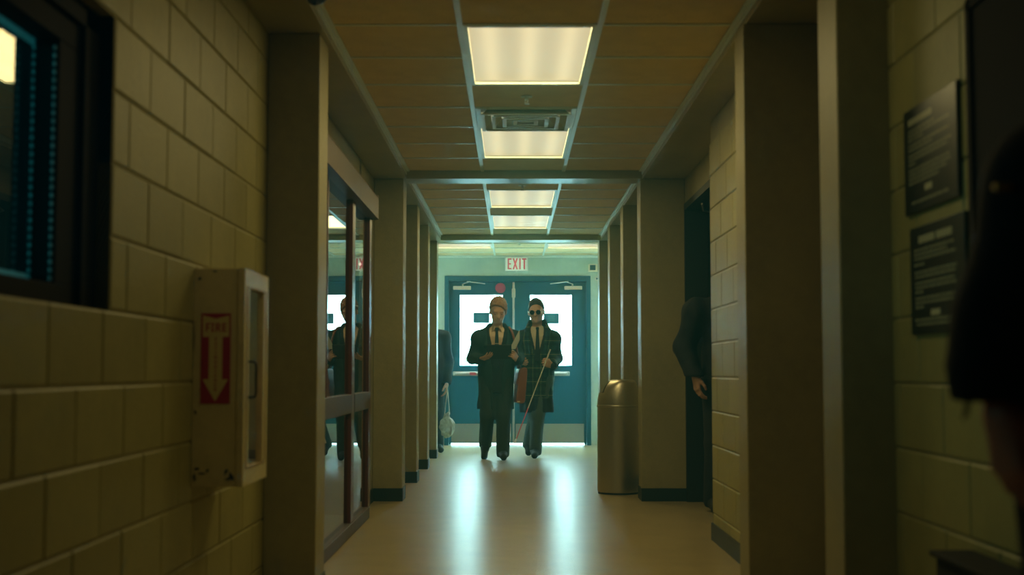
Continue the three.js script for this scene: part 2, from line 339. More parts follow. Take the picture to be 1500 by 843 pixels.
// ------------------------------------------------------------------ end doors
{
  const tr = struct('trim_1', 'dark teal steel frame round the double doors');
  mesh('door_frame', [span(-0.925, -0.868, 0, 2.272, ZD + 0.03, ZD - 0.16, 0.004), span(0.983, 1.04, 0, 2.272, ZD + 0.03, ZD - 0.16, 0.004), span(-0.868, 0.983, 2.2, 2.272, ZD + 0.03, ZD - 0.16, 0.004)], M.frame, tr);
  mesh('door_stop', [span(-0.9, -0.84, 0, 2.25, ZD - 0.105, ZD - 0.15), span(0.955, 1.02, 0, 2.25, ZD - 0.105, ZD - 0.15), span(-0.9, 1.02, 2.175, 2.25, ZD - 0.105, ZD - 0.15), span(-0.03, 0.03, 0.03, 2.25, ZD - 0.105, ZD - 0.15)], M.frame, tr);
  mesh('threshold', span(-0.868, 0.983, 0, 0.004, ZD + 0.06, ZD - 0.16), M.alum, tr);
  const zc = ZD - 0.06, hole = (s, x0, x1, y0, y1) => { const h = new THREE.Path(); h.moveTo(x0, y0); h.lineTo(x1, y0); h.lineTo(x1, y1); h.lineTo(x0, y1); h.closePath(); s.holes.push(h); };
  const leaf = (x0, x1, wx0, wx1, hinge, label) => {
    const d = struct('door', label), y0 = 0.028, y1 = 2.195, wy0 = 1.062, wy1 = 2.02;
    d.name = hinge < 0 ? 'door_1' : 'door_2';
    const s = new THREE.Shape(); s.moveTo(x0, y0); s.lineTo(x1, y0); s.lineTo(x1, y1); s.lineTo(x0, y1); s.closePath(); hole(s, wx0, wx1, wy0, wy1);
    mesh('leaf', new THREE.ExtrudeGeometry(s, { depth: 0.045, bevelEnabled: false }).translate(0, 0, zc - 0.02), M.door, d);
    const z = zc + 0.025;
    mesh('window_frame', frameGeo(wx1 - wx0 + 0.04, wy1 - wy0 + 0.04, 0.024, 0.01).translate((wx0 + wx1) / 2, (wy0 + wy1) / 2, z), M.frame, d);
    mesh('pane', new THREE.PlaneGeometry(wx1 - wx0, wy1 - wy0).translate((wx0 + wx1) / 2, (wy0 + wy1) / 2, zc), M.glass, d);
    mesh('kick_plate', span(x0 + 0.03, x1 - 0.03, 0.04, 0.285, z, z + 0.004), M.steel, d);
    // panic bar
    const bx0 = hinge < 0 ? x0 + 0.05 : x0 + 0.16, bx1 = hinge < 0 ? x1 - 0.16 : x1 - 0.22, by = 0.955;
    mesh('panic_bar', [span(bx0, bx1, by - 0.03, by + 0.03, z, z + 0.045, 0.008), span(bx0 + 0.03, bx1 - 0.03, by - 0.018, by + 0.018, z + 0.03, z + 0.075, 0.01)], M.alum, d);
    if (hinge < 0) mesh('bar_label', span(-0.585, -0.5, by - 0.018, by + 0.018, z + 0.074, z + 0.0765), mat([0.5, 0.03, 0.05], 0.5), d);
    // closer: body on the leaf and the arm to the frame
    const cx = hinge < 0 ? x0 + 0.05 : x1 - 0.29;
    mesh('closer', span(cx, cx + 0.24, 2.085, 2.135, z, z + 0.05, 0.006), M.alum, d);
    const px = hinge < 0 ? cx + 0.13 : cx + 0.11, q = hinge < 0 ? 1 : -1;
    mesh('closer_arm', [rod([px, 2.14, z + 0.03], [px, 2.165, z + 0.03], 0.012), rod([px, 2.162, z + 0.03], [px + q * 0.1, 2.19, z + 0.14], 0.008), rod([px + q * 0.06, 2.19, z + 0.14], [px + q * 0.3, 2.165, z + 0.05], 0.008)], M.alum, d);
    return d;
  };
  const dl = leaf(-0.862, 0.0, -0.722, -0.142, -1, 'left teal door leaf with a bright window, kick plate and push bar');
  const dr = leaf(0.0, 0.977, 0.222, 0.79, 1, 'right teal door leaf with a bright window, kick plate and push bar');
  dl.children[0].position.x = -0.003;
  const mu = mesh('trim_2', [span(-0.012, 0.018, 0.03, 2.19, zc + 0.03, zc + 0.05, 0.004), span(-0.022, 0.028, 1.98, 2.1, zc + 0.05, zc + 0.07, 0.004)], M.alum); mu.userData.kind = 'structure';
  // notices taped to the panes
  const notice = (x0, x1, y0, y1, label) => {
    const t = thing('paper_notice', label, 'notice', [(x0 + x1) / 2, (y0 + y1) / 2, zc + 0.004]);
    mesh('board', span(-(x1 - x0) / 2, (x1 - x0) / 2, -(y1 - y0) / 2, (y1 - y0) / 2, 0, 0.004), mat([0.02, 0.1, 0.12], 0.6), t);
    const tx = canvasTex(256, 160, (g, w, h) => {
      g.fillStyle = '#1c4f58'; g.fillRect(0, 0, w, h); g.strokeStyle = '#3f7478'; g.lineWidth = 6; g.strokeRect(8, 8, w - 16, h - 16);
      g.fillStyle = '#4f8584'; for (const [y, a] of [[38, 130], [62, 90], [86, 140], [110, 100]]) g.fillRect((w - a) / 2, y, a, 9);
    });
    mesh('print', new THREE.PlaneGeometry((x1 - x0) * 0.94, (y1 - y0) * 0.92).translate(0, 0, 0.006), mat([1, 1, 1], 0.6, { map: tx }), t);
  };
  notice(-0.54, -0.322, 1.64, 1.78, 'dark rectangular notice on the left door pane beside the red haired man');
  notice(0.41, 0.615, 1.63, 1.77, 'dark rectangular notice on the right door pane beside the man in sunglasses');
  const badge = thing('crest_sticker', 'faint shield shaped sticker low on the left door pane', 'sticker', [-0.648, 1.135, zc + 0.004]);
  const sh = new THREE.Shape(); sh.moveTo(-0.035, 0.045); sh.lineTo(0.035, 0.045); sh.lineTo(0.035, 0); sh.quadraticCurveTo(0.03, -0.035, 0, -0.05); sh.quadraticCurveTo(-0.03, -0.035, -0.035, 0); sh.closePath();
  mesh('shield', new THREE.ExtrudeGeometry(sh, { depth: 0.002, bevelEnabled: false }), mat([0.7, 0.75, 0.65], 0.6, { transmission: 0.5, thickness: 0 }), badge);
  const red = thing('round_sticker', 'round red sticker on the dark door above the red haired man', 'sticker', [-0.175, 2.112, zc + 0.025]);
  mesh('disc', cyl(0.07, 0.07, 0.004, 40).rotateX(Math.PI / 2).translate(0, 0, 0.002), mat([0.42, 0.035, 0.08], 0.5), red);
  mesh('print', [span(-0.045, 0.045, 0.012, 0.02, 0.004, 0.0055), span(-0.045, 0.045, -0.02, -0.012, 0.004, 0.0055), span(-0.03, 0.03, -0.004, 0.004, 0.004, 0.0055)], mat([0.45, 0.08, 0.12], 0.5), red);

  // exit sign
  const ex = thing('exit_sign', 'white exit sign with red letters above the double doors', 'sign', [0.043, 2.335, ZD]);
  mesh('housing', span(-0.155, 0.155, 0, 0.195, 0, 0.045, 0.006), mat([0.7, 0.72, 0.66], 0.5), ex);
  const et = (bg, fg) => canvasTex(512, 320, (g, w, h) => {
    g.fillStyle = bg; g.fillRect(0, 0, w, h); g.fillStyle = fg;
    const bar = (x, y, a, b) => g.fillRect(x, y, a, b), T = 34;
    bar(44, 28, T, 264); bar(44, 28, 92, T); bar(44, 143, 80, T); bar(44, 258, 92, T);
    g.lineWidth = T; g.strokeStyle = fg; g.beginPath(); g.moveTo(180, 28); g.lineTo(270, 292); g.moveTo(270, 28); g.lineTo(180, 292); g.stroke();
    bar(320, 28, T, 264); bar(388, 28, 104, T); bar(423, 28, T, 264);
  });
  mesh('face', new THREE.PlaneGeometry(0.29, 0.18).translate(0, 0.0975, 0.047), new THREE.MeshStandardMaterial({ map: et('#d8dfd0', '#c83040'), roughness: 0.5, emissive: 0xffffff, emissiveIntensity: 0.35, emissiveMap: et('#c8d8c0', '#e02838') }), ex);
  const exl = new THREE.PointLight(new THREE.Color(1, 0.7, 0.62), 0.002); exl.position.set(0, 0.09, 0.08); exl.name = 'sign_glow'; ex.add(exl);
  mesh('indicator', new THREE.SphereGeometry(0.008, 12, 8).translate(0, -0.004, 0.03), mat([0.9, 0.95, 0.9], 0.3), ex);

  const wb = thing('wall_box', 'small cream wall box with a dark square face right of the doors', 'box', [1.075, 2.325, ZD]);
  mesh('case', span(-0.065, 0.065, 0, 0.105, 0, 0.06, 0.008), mat([0.7, 0.62, 0.42], 0.5), wb);
  mesh('screen', span(-0.045, 0.03, 0.022, 0.09, 0.058, 0.063), M.black, wb);
  const sw = thing('key_switch', 'tiny round metal key switch on the wall below the wall box', 'switch', [1.125, 2.235, ZD]);
  mesh('plate', cyl(0.028, 0.028, 0.012, 24).rotateX(Math.PI / 2).translate(0, 0, 0.006), M.alum, sw);
  mesh('cylinder', cyl(0.012, 0.012, 0.01, 16).rotateX(Math.PI / 2).translate(0, 0, 0.016), M.black, sw);
}

// ------------------------------------------------------------------ side door on the right and the dark room behind it
{
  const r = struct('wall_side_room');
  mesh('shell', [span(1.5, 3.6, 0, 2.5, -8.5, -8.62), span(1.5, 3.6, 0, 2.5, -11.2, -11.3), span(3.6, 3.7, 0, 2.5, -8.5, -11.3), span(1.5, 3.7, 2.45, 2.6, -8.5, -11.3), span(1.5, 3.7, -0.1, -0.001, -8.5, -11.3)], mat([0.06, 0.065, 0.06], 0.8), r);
  const t = struct('trim_3'); const fm = M.blackMetal;
  mesh('door_frame', [span(XB - 0.01, 1.5, 0, 2.285, -8.62, -8.66), span(XB - 0.01, 1.5, 0, 2.285, -9.945, -9.985), span(XB - 0.01, 1.5, 2.235, 2.285, -8.66, -9.945)], fm, t);
  const d = struct('door_3', 'dark side door standing open into the unlit room');
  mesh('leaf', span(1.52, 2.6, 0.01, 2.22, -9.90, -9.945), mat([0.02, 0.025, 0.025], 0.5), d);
  mesh('closer', span(1.62, 1.86, 2.1, 2.15, -9.84, -9.9, 0.005), fm, d);
  mesh('closer_arm', [rod([1.7, 2.17, -9.86], [1.42, 2.19, -9.62], 0.007), rod([1.42, 2.19, -9.62], [1.36, 2.2, -9.3], 0.007)], M.alum, d);
}

// ------------------------------------------------------------------ left window and the office behind
{
  const w = struct('window_1', 'black framed window in the left block wall with teal light at the pane edges');
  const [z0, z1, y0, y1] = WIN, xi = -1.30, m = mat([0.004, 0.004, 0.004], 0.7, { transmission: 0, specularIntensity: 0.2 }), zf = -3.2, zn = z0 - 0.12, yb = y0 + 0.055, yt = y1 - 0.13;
  mesh('reveal', [span(xi, XL - 0.007, y0 - 0.004, y0, z0, z1), span(xi, XL - 0.007, y1, y1 + 0.004, z0, z1), span(xi, XL - 0.007, y0, y1, z1 - 0.003, z1), span(xi, XL - 0.007, y0, y1, z0, z0 + 0.003)], mat([0.02, 0.017, 0.008], 0.8), w);
  mesh('window_frame', [span(-1.21, -1.135, y0, yb, z0, z1, 0.003), span(-1.21, -1.135, yt, y1, z0, z1, 0.003), span(-1.21, -1.135, yb, yt, z1, zf, 0.003), span(-1.21, -1.135, yb, yt, z0, zn, 0.003)], m, w);
  mesh('stop', [span(-1.15, -1.12, y0, y1, z1, z1 + 0.12, 0.003), span(-1.15, -1.12, y1 - 0.06, y1, z0, z1, 0.003)], m, w);
  mesh('pane', new THREE.PlaneGeometry(zn - zf, yt - yb).rotateY(Math.PI / 2).translate(-1.192, (yb + yt) / 2, (zn + zf) / 2), mat([0.85, 1, 1], 0.0, { transmission: 1, thickness: 0, ior: 1.9 }), w);
  const sp = mat([0.6, 0.8, 0.8], 1, { transmission: 0.5, thickness: 0 }), dots = [];
  for (let y = yb + 0.012; y < yt - 0.01; y += 0.0207) for (const x of [-1.198, -1.146]) dots.push(box(0.007, 0.011, 0.006, x, y, zf + 0.003, 0.002));
  mesh('spacer_bead', merge(dots), sp, w).userData.kind = 'stuff';
  mesh('spacer_strip', [span(-1.2, -1.196, yb + 0.001, yb + 0.022, zf + 0.002, zn), span(-1.2, -1.196, yt - 0.02, yt - 0.001, zf + 0.002, zn)], mat([0.8, 0.9, 0.9], 1, { transmission: 0.6, thickness: 0 }), w);
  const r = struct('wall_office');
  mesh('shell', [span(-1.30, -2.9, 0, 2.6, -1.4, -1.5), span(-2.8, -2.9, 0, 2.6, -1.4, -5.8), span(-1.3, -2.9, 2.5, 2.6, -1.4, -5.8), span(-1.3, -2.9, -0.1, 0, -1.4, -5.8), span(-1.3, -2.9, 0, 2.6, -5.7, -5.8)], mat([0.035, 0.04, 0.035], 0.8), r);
  const w2 = struct('window_2', 'teal lit window inside the dark office');
  mesh('pane', span(-2.79, -2.8, 1.2, 2.2, -1.7, -2.9), new THREE.MeshStandardMaterial({ color: 0x0a2020, emissive: new THREE.Color().setRGB(0.02, 0.75, 0.8), emissiveIntensity: 0.6 }), w2);
  const L = new THREE.RectAreaLight(new THREE.Color().setRGB(0.03, 0.85, 0.92), 1.7, 1.2, 1.0); L.position.set(-2.78, 1.7, -2.3); L.rotation.y = -Math.PI / 2; L.name = 'window_glow'; w2.add(L);
}

// ------------------------------------------------------------------ fire extinguisher cabinet
{
  const t = thing('extinguisher_cabinet', 'chipped cream fire extinguisher cabinet with a glazed door on the left block wall', 'cabinet', [XL, 0.61, -4.375]);
  const W = 0.173, H = 0.735, D = 0.415;   // out from the wall, height, along the wall
  const th = 0.012;
  mesh('case', [span(0, W - 0.023, 0, H, 0, -th, 0.002), span(0, W - 0.023, 0, H, -D + th, -D, 0.002), span(0.001, W - 0.024, 0.001, th, -th, -D + th), span(0.001, W - 0.024, H - th, H - 0.001, -th, -D + th), span(0.001, 0.01, th, H - th, -th, -D + th)], M.cab, t);
  const d = mesh('door', frameGeo(D + 0.006, H, 0.085, 0.022, 0.06).rotateY(Math.PI / 2).translate(W - 0.022, H / 2, -D / 2), M.cab, t);
  const lip = (x) => frameGeo(D - 0.075, H - 0.115, 0.006, 0.004).rotateY(Math.PI / 2).translate(x, H / 2, -D / 2);
  mesh('bead', lip(W - 0.001), mat([0.5, 0.36, 0.18], 0.5), d);
  mesh('pane', new THREE.PlaneGeometry(D - 0.16, H - 0.11).rotateY(Math.PI / 2).translate(W - 0.012, H / 2, -D / 2), M.glass, d);
  mesh('handle', tube([[W - 0.002, 0.42, -0.075], [W + 0.022, 0.418, -0.075], [W + 0.026, 0.405, -0.075], [W + 0.026, 0.36, -0.075], [W + 0.026, 0.31, -0.075], [W + 0.022, 0.3, -0.075], [W - 0.002, 0.298, -0.075]], 0.004, 60), M.black, d);
  const cvs = canvasTex(256, 768, (g, w, h) => {
    g.fillStyle = '#b0103a'; g.fillRect(0, 0, w, h);
    g.fillStyle = '#e0cf86'; g.beginPath(); g.moveTo(14, 18); g.lineTo(w / 2, 46); g.lineTo(w - 14, 18); g.lineTo(w - 14, 200); g.lineTo(186, 200); g.lineTo(186, 560); g.lineTo(w - 18, 560); g.lineTo(w / 2, 748); g.lineTo(18, 560); g.lineTo(70, 560); g.lineTo(70, 200); g.lineTo(14, 200); g.closePath(); g.fill();
    g.fillStyle = '#b0103a'; g.textAlign = 'center'; g.textBaseline = 'middle'; g.font = 'bold 92px sans-serif';
    g.save(); g.translate(w / 2, 122); g.scale(0.98, 1.12); g.fillText('FIRE', 0, 0); g.restore();
    g.font = 'bold 40px sans-serif'; 'EXTINGUISHER'.split('').forEach((ch, i) => g.fillText(ch, w / 2, 218 + i * 39));
  });
  mesh('sticker', new THREE.PlaneGeometry(0.1, 0.305).translate(0.077, 0.43, 0.0012), mat([1, 1, 1], 0.45, { map: cvs }), t).userData.label = 'red and cream FIRE EXTINGUISHER arrow sticker';
  // chipped paint: thin dark flakes at the lower edge
  const chips = [];
  for (const [x, y, w, h, a] of [[0.135, 0.035, 0.016, 0.04, 0.4], [0.118, 0.05, 0.012, 0.026, -0.5], [0.128, 0.028, 0.03, 0.012, 0.3], [0.02, 0.06, 0.02, 0.012, 0.2], [0.012, 0.03, 0.012, 0.03, 0], [0.055, 0.055, 0.016, 0.01, 0.6], [0.02, 0.7, 0.018, 0.012, 0.5], [0.012, 0.25, 0.008, 0.018, 0.2], [0.035, 0.045, 0.03, 0.007, -0.1], [0.004, 0.5, 0.004, 0.1, 0], [0.07, 0.725, 0.02, 0.006, 0]]) {
    const s = new THREE.Shape(); for (let i = 0; i < 9; i++) { const q = i / 9 * Math.PI * 2, r = 0.5 * rr(0.55, 1.05); s[i ? 'lineTo' : 'moveTo'](Math.cos(q) * w * r, Math.sin(q) * h * r); } s.closePath();
    chips.push(new THREE.ExtrudeGeometry(s, { depth: 0.0008, bevelEnabled: false }).rotateZ(a).translate(x, y, 0.0005));
  }
  mesh('paint_chip', merge(chips), mat([0.03, 0.03, 0.025], 0.8), t).userData.kind = 'stuff';
  const e = thing('fire_extinguisher', 'fire extinguisher standing inside the glazed cabinet on the left wall', 'extinguisher', [XL + 0.082, 0.624, -4.585]);
  mesh('cylinder', new THREE.LatheGeometry([[0.0, 0], [0.058, 0], [0.062, 0.008], [0.062, 0.36], [0.052, 0.4], [0.025, 0.425], [0.018, 0.44], [0.018, 0.46], [0, 0.46]].map((p) => new THREE.Vector2(...p)), 32), mat([0.35, 0.02, 0.02], 0.3), e);
  mesh('valve', [box(0.03, 0.04, 0.03, 0, 0.475, 0, 0.005), rod([0, 0.49, 0], [0.0, 0.52, -0.1], 0.006), rod([0, 0.48, 0], [0, 0.47, -0.1], 0.006)], M.blackMetal, e);
  mesh('hose', tube([[0, 0.475, 0.015], [0, 0.46, 0.07], [0.01, 0.38, 0.085], [0.01, 0.15, 0.078]], 0.009), M.black, e);
}

// ------------------------------------------------------------------ glazed display case on the left
{
  const t = thing('display_case', 'long glazed case with reddish brown posts and a rounded bronze header on the left wall', 'display case', [-1.0, 0, -5.95]);
  const z1 = -3.05, dx = 0.045;     // length along the wall (towards -z)
  const hd = new THREE.Shape(); hd.moveTo(-0.07, 2.05); hd.lineTo(0.062, 2.05); hd.lineTo(0.062, 2.19); hd.quadraticCurveTo(0.06, 2.21, 0.04, 2.215); hd.lineTo(-0.07, 2.215); hd.closePath();
  const prof = (z0, zz) => { const g = new THREE.ExtrudeGeometry(hd, { depth: z0 - zz, bevelEnabled: false }); return g.translate(0, 0, zz); };
  mesh('header', prof(0, -1.96), M.bronze, t); mesh('header', prof(-1.964, z1 + 0.02), M.bronze, t);
  mesh('end_cap', cyl(0.066, 0.066, 0.165, 24).translate(-0.004, 2.1325, z1 + 0.03), M.bronze, t);
  mesh('post', span(-0.022, 0.014, 0.07, 2.05, -1.98, -2.12, 0.005), M.redwood, t);
  mesh('post', span(-0.022, 0.014, 0.07, 2.05, z1 + 0.13, z1, 0.005), M.redwood, t);
  mesh('post', span(-0.022, 0.014, 0.07, 2.05, 0, -0.08, 0.005), M.redwood, t);
  mesh('stile', [span(-0.02, 0.004, 0.855, 2.05, -0.99, -1.01), span(-0.03, -0.012, 0.855, 2.05, -1.03, -1.05)], M.redwood, t);
  mesh('mid_rail', span(-0.05, 0.018, 0.74, 0.855, 0, -1.98, 0.004), M.bronze, t); mesh('mid_rail', span(-0.05, 0.018, 0.74, 0.855, -2.12, z1 + 0.1, 0.004), M.bronze, t);
  mesh('bottom_rail', span(-0.06, 0.024, 0, 0.075, 0, z1 + 0.12, 0.004), M.bronze, t);
  const caseGlass = mat([0.3, 0.22, 0.14], 0.0, { transmission: 1, thickness: 0, ior: 2.1 });
  const pl = (y0, y1, a, b) => mesh('pane', new THREE.PlaneGeometry(a - b, y1 - y0).rotateY(Math.PI / 2).translate(-0.008, (y0 + y1) / 2, (a + b) / 2), caseGlass, t);
  pl(0.855, 2.05, -0.08, -1.0); pl(0.855, 2.05, -1.0, -1.98); pl(0.855, 2.05, -2.12, z1 + 0.12);
  pl(0.075, 0.74, -0.08, -1.98); pl(0.075, 0.74, -2.12, z1 + 0.12);
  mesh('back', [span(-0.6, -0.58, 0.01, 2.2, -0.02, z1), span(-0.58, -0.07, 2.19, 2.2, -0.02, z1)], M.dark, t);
  mesh('shelf', span(-0.58, -0.08, 0.76, 0.785, -0.02, z1), mat([0.09, 0.045, 0.02], 0.4), t);
}

// ------------------------------------------------------------------ notices, board and heater on the near right wall
{
  const lines = (rows, title, word) => canvasTex(640, 430, (g, w, h) => {
    g.fillStyle = '#22302c'; g.fillRect(0, 0, w, h);
    g.fillStyle = '#b5b48c'; title.forEach(([x, y, a, b]) => g.fillRect(x, y, a, b));
    g.fillStyle = '#9a9c78';
    for (const [x, y, a] of rows) { let q = x; while (q < x + a) { const l = 14 + Math.abs(Math.sin(q * 12.7 + y)) * 34; g.fillRect(q, y, Math.min(l, x + a - q), 11); q += l + 7; } }
    g.fillStyle = '#c9c59a'; g.fillRect(...word);
  });
  const sign = (name, z, y, tex, label) => {
    const t = thing('wall_notice', label, 'notice', [XR, y, z], -Math.PI / 2);
    mesh('panel', box(0.47, 0.315, 0.012, 0, 0, 0.006, 0.002), mat([0.03, 0.045, 0.04], 0.4), t);
    mesh('print', new THREE.PlaneGeometry(0.462, 0.307).translate(0, 0, 0.0128), mat([1, 1, 1], 0.35, { map: tex }), t);
  };
  sign('', -3.66, 1.62, lines([[60, 86, 330], [60, 104, 500], [60, 122, 190], [60, 146, 500], [60, 164, 300], [60, 188, 520], [60, 206, 480], [60, 224, 90], [60, 250, 500], [60, 268, 510], [60, 286, 470], [60, 304, 370], [90, 388, 450]], [[60, 40, 300, 26]], [260, 334, 90, 26]),
    'upper dark notice board with pale lines of text on the right block wall');
  sign('', -3.62, 1.262, lines([[50, 86, 480], [50, 104, 400], [50, 122, 500], [50, 146, 130], [60, 178, 500], [60, 196, 480], [60, 222, 470], [60, 240, 490], [60, 258, 100], [60, 284, 470], [60, 302, 460], [60, 320, 110], [50, 372, 500], [70, 390, 430]], [[110, 36, 200, 30], [330, 36, 180, 30]], [250, 340, 110, 24]),
    'lower dark notice board with pale text, partly hidden by the near officer');
  const b = thing('bulletin_board', 'tall dark framed board on the right wall behind the near officer', 'board', [XR, 1.0, -2.86], -Math.PI / 2);
  mesh('panel', box(0.82, 0.95, 0.02, 0, 0.475, 0.012), mat([0.004, 0.004, 0.003], 0.9), b);
  mesh('frame', [box(0.86, 0.03, 0.03, 0, 0.94, 0.015), box(0.86, 0.03, 0.03, 0, 0.01, 0.015), box(0.03, 0.95, 0.03, 0.425, 0.475, 0.015), box(0.03, 0.95, 0.03, -0.425, 0.475, 0.015)], mat([0.005, 0.005, 0.004], 0.9), b);
  const h = thing('wall_heater', 'low dark metal heater at the foot of the right wall', 'heater', [XR, 0, -2.82], -Math.PI / 2);
  const hm = mat([0.005, 0.005, 0.005], 0.8); mesh('case', box(1.16, 0.5, 0.1, 0, 0.27, 0.052, 0.01), hm, h);
  for (let i = 0; i < 6; i++) mesh('grille_slat', box(1.04, 0.008, 0.012, 0, 0.36 + i * 0.022, 0.106), M.black, h);
  mesh('top', box(1.18, 0.015, 0.115, 0, 0.527, 0.058, 0.004), hm, h);
}

// ------------------------------------------------------------------ waste bin
{
  const t = thing('waste_bin', 'brushed steel waste bin with a slanted open hood beside the right column', 'bin', [0.855, 0, -10.66]);
  const R = 0.169, steel = mat([0.62, 0.57, 0.44], 0.36, { metalness: 1 });
  mesh('base', cyl(R - 0.006, R - 0.004, 0.02, 64).translate(0, 0.01, 0), M.black, t);
  mesh('body', new THREE.LatheGeometry([[R - 0.004, 0.015], [R, 0.02], [R, 0.70], [R - 0.004, 0.705]].map((p) => new THREE.Vector2(...p)), 96), steel, t);
  mesh('rim', new THREE.LatheGeometry([[R + 0.001, 0.7], [R + 0.005, 0.704], [R + 0.005, 0.716], [R + 0.001, 0.72]].map((p) => new THREE.Vector2(...p)), 96), steel, t);
  // hood: an upright cylinder closed by a slanted dome, opening to the left
  const N = 96, K = 28, pos = [], idx = [];
  const top = (a, k) => {                                    // a round the axis, k 0 at the rim .. 1 at the crown
    const x = Math.cos(a), q = k, e = lerp(0.16, 0.62, smooth(-0.3, 1, -x) * 0.75 + 0.125 - 0.125 * x), r = R * Math.pow(Math.cos(q * Math.PI / 2 * 0.985), e), h0 = 0.72, hh = 0.205 * Math.sin(q * Math.PI / 2);
    return [r * x + 0.03 * q * q * (1 - x) * 0.5 * Math.sin(q * 3), h0 + hh, r * Math.sin(a)];
  };
  for (let k = 0; k <= K; k++) for (let i = 0; i <= N; i++) pos.push(...top(i / N * Math.PI * 2, k / K));
  for (let k = 0; k < K; k++) for (let i = 0; i < N; i++) {
    const a = i / N * Math.PI * 2, da = Math.abs(a - Math.PI), kk = k / K;
    if (da < 0.7 && kk > 0.3 && kk < 0.78) continue;         // the mouth
    const p = k * (N + 1) + i; idx.push(p, p + N + 1, p + 1, p + 1, p + N + 1, p + N + 2);
  }
  const g = new THREE.BufferGeometry(); g.setAttribute('position', new THREE.Float32BufferAttribute(pos, 3)); g.setIndex(idx);
  const uvs = new Float32Array(pos.length / 3 * 2); for (let i = 0; i < uvs.length / 2; i++) { uvs[2 * i] = (i % (N + 1)) / N; uvs[2 * i + 1] = pos[3 * i + 1]; }
  g.setAttribute('uv', new THREE.BufferAttribute(uvs, 2)); g.computeVertexNormals();
  const sd = steel.clone(); sd.side = THREE.DoubleSide;
  mesh('hood', g, sd, t);
  mesh('liner', new THREE.LatheGeometry([[0.01, 0.2], [R - 0.02, 0.2], [R - 0.012, 0.69], [R - 0.01, 0.72]].map((p) => new THREE.Vector2(...p)), 48), mat([0.01, 0.01, 0.01], 0.7, { side: THREE.DoubleSide }), t);
}
// ------------------------------------------------------------------ people: bodies and clothes meshed from smooth distance fields
function netMesh(field, lo, hi, cell) {                  // surface nets
  const n = [0, 1, 2].map((k) => Math.ceil((hi[k] - lo[k]) / cell) + 2), [nx, ny, nz] = n;
  const F = new Float32Array(nx * ny * nz), at = (i, j, k) => (k * ny + j) * nx + i;
  for (let k = 0; k < nz; k++) for (let j = 0; j < ny; j++) for (let i = 0; i < nx; i++) F[at(i, j, k)] = field(lo[0] + i * cell, lo[1] + j * cell, lo[2] + k * cell);
  const V = new Int32Array(nx * ny * nz).fill(-1), pos = [], idx = [];
  for (let k = 0; k + 1 < nz; k++) for (let j = 0; j + 1 < ny; j++) for (let i = 0; i + 1 < nx; i++) {
    let m = 0; const v = [];
    for (let c = 0; c < 8; c++) { const f = F[at(i + (c & 1), j + ((c >> 1) & 1), k + (c >> 2))]; v.push(f); if (f < 0) m |= 1 << c; }
    if (m === 0 || m === 255) continue;
    let x = 0, y = 0, z = 0, s = 0;
    for (let a = 0; a < 8; a++) for (const b of [1, 2, 4]) if (!(a & b)) {
      const f0 = v[a], f1 = v[a | b]; if ((f0 < 0) === (f1 < 0)) continue;
      const t = f0 / (f0 - f1); x += (a & 1) + (b === 1 ? t : 0); y += ((a >> 1) & 1) + (b === 2 ? t : 0); z += (a >> 2) + (b === 4 ? t : 0); s++;
    }
    V[at(i, j, k)] = pos.length / 3; pos.push(lo[0] + (i + x / s) * cell, lo[1] + (j + y / s) * cell, lo[2] + (k + z / s) * cell);
  }
  const quad = (a, b, c, d, flip) => { if (a < 0 || b < 0 || c < 0 || d < 0) return; flip ? idx.push(a, c, b, a, d, c) : idx.push(a, b, c, a, c, d); };
  for (let k = 1; k + 1 < nz; k++) for (let j = 1; j + 1 < ny; j++) for (let i = 1; i + 1 < nx; i++) {
    const f = F[at(i, j, k)] < 0;
    if (f !== F[at(i + 1, j, k)] < 0) quad(V[at(i, j - 1, k - 1)], V[at(i, j, k - 1)], V[at(i, j, k)], V[at(i, j - 1, k)], !f);
    if (f !== F[at(i, j + 1, k)] < 0) quad(V[at(i - 1, j, k - 1)], V[at(i - 1, j, k)], V[at(i, j, k)], V[at(i, j, k - 1)], !f);
    if (f !== F[at(i, j, k + 1)] < 0) quad(V[at(i - 1, j - 1, k)], V[at(i, j - 1, k)], V[at(i, j, k)], V[at(i - 1, j, k)], !f);
  }
  const g = new THREE.BufferGeometry();
  g.setAttribute('position', new THREE.Float32BufferAttribute(pos, 3)); g.setIndex(idx); g.computeVertexNormals();
  const uv = new Float32Array(pos.length / 3 * 2);
  for (let i = 0; i < uv.length / 2; i++) { uv[2 * i] = Math.atan2(pos[3 * i], pos[3 * i + 2]) * 0.24; uv[2 * i + 1] = pos[3 * i + 1]; }
  g.setAttribute('uv', new THREE.BufferAttribute(uv, 2));
  return g;
}
const smin = (a, b, k) => { const h = Math.max(k - Math.abs(a - b), 0) / k; return Math.min(a, b) - h * h * k * 0.25; };
// capsule a-b with radii ra, rb, optionally flattened in z
function cap(a, b, ra, rb = ra, k = 0.03, sz = 1) {
  const ax = a[0], ay = a[1], az = a[2] / sz, bx = b[0] - ax, by = b[1] - ay, bz = b[2] / sz - az, L = bx * bx + by * by + bz * bz || 1e-9, m = Math.min(1, sz);
  const f = (x, y, z) => { const px = x - ax, py = y - ay, pz = z / sz - az, t = clamp((px * bx + py * by + pz * bz) / L), dx = px - t * bx, dy = py - t * by, dz = pz - t * bz; return (Math.sqrt(dx * dx + dy * dy + dz * dz) - ra - (rb - ra) * t) * m; };
  f.k = k; return f;
}
function ell(c, r, k = 0.03) {
  const f = (x, y, z) => { const a = (x - c[0]) / r[0], b = (y - c[1]) / r[1], d = (z - c[2]) / r[2], l = Math.sqrt(a * a + b * b + d * d), g = Math.sqrt((a / r[0]) ** 2 + (b / r[1]) ** 2 + (d / r[2]) ** 2); return g < 1e-6 ? -Math.min(...r) : l * (l - 1) / g; };
  f.k = k; return f;
}
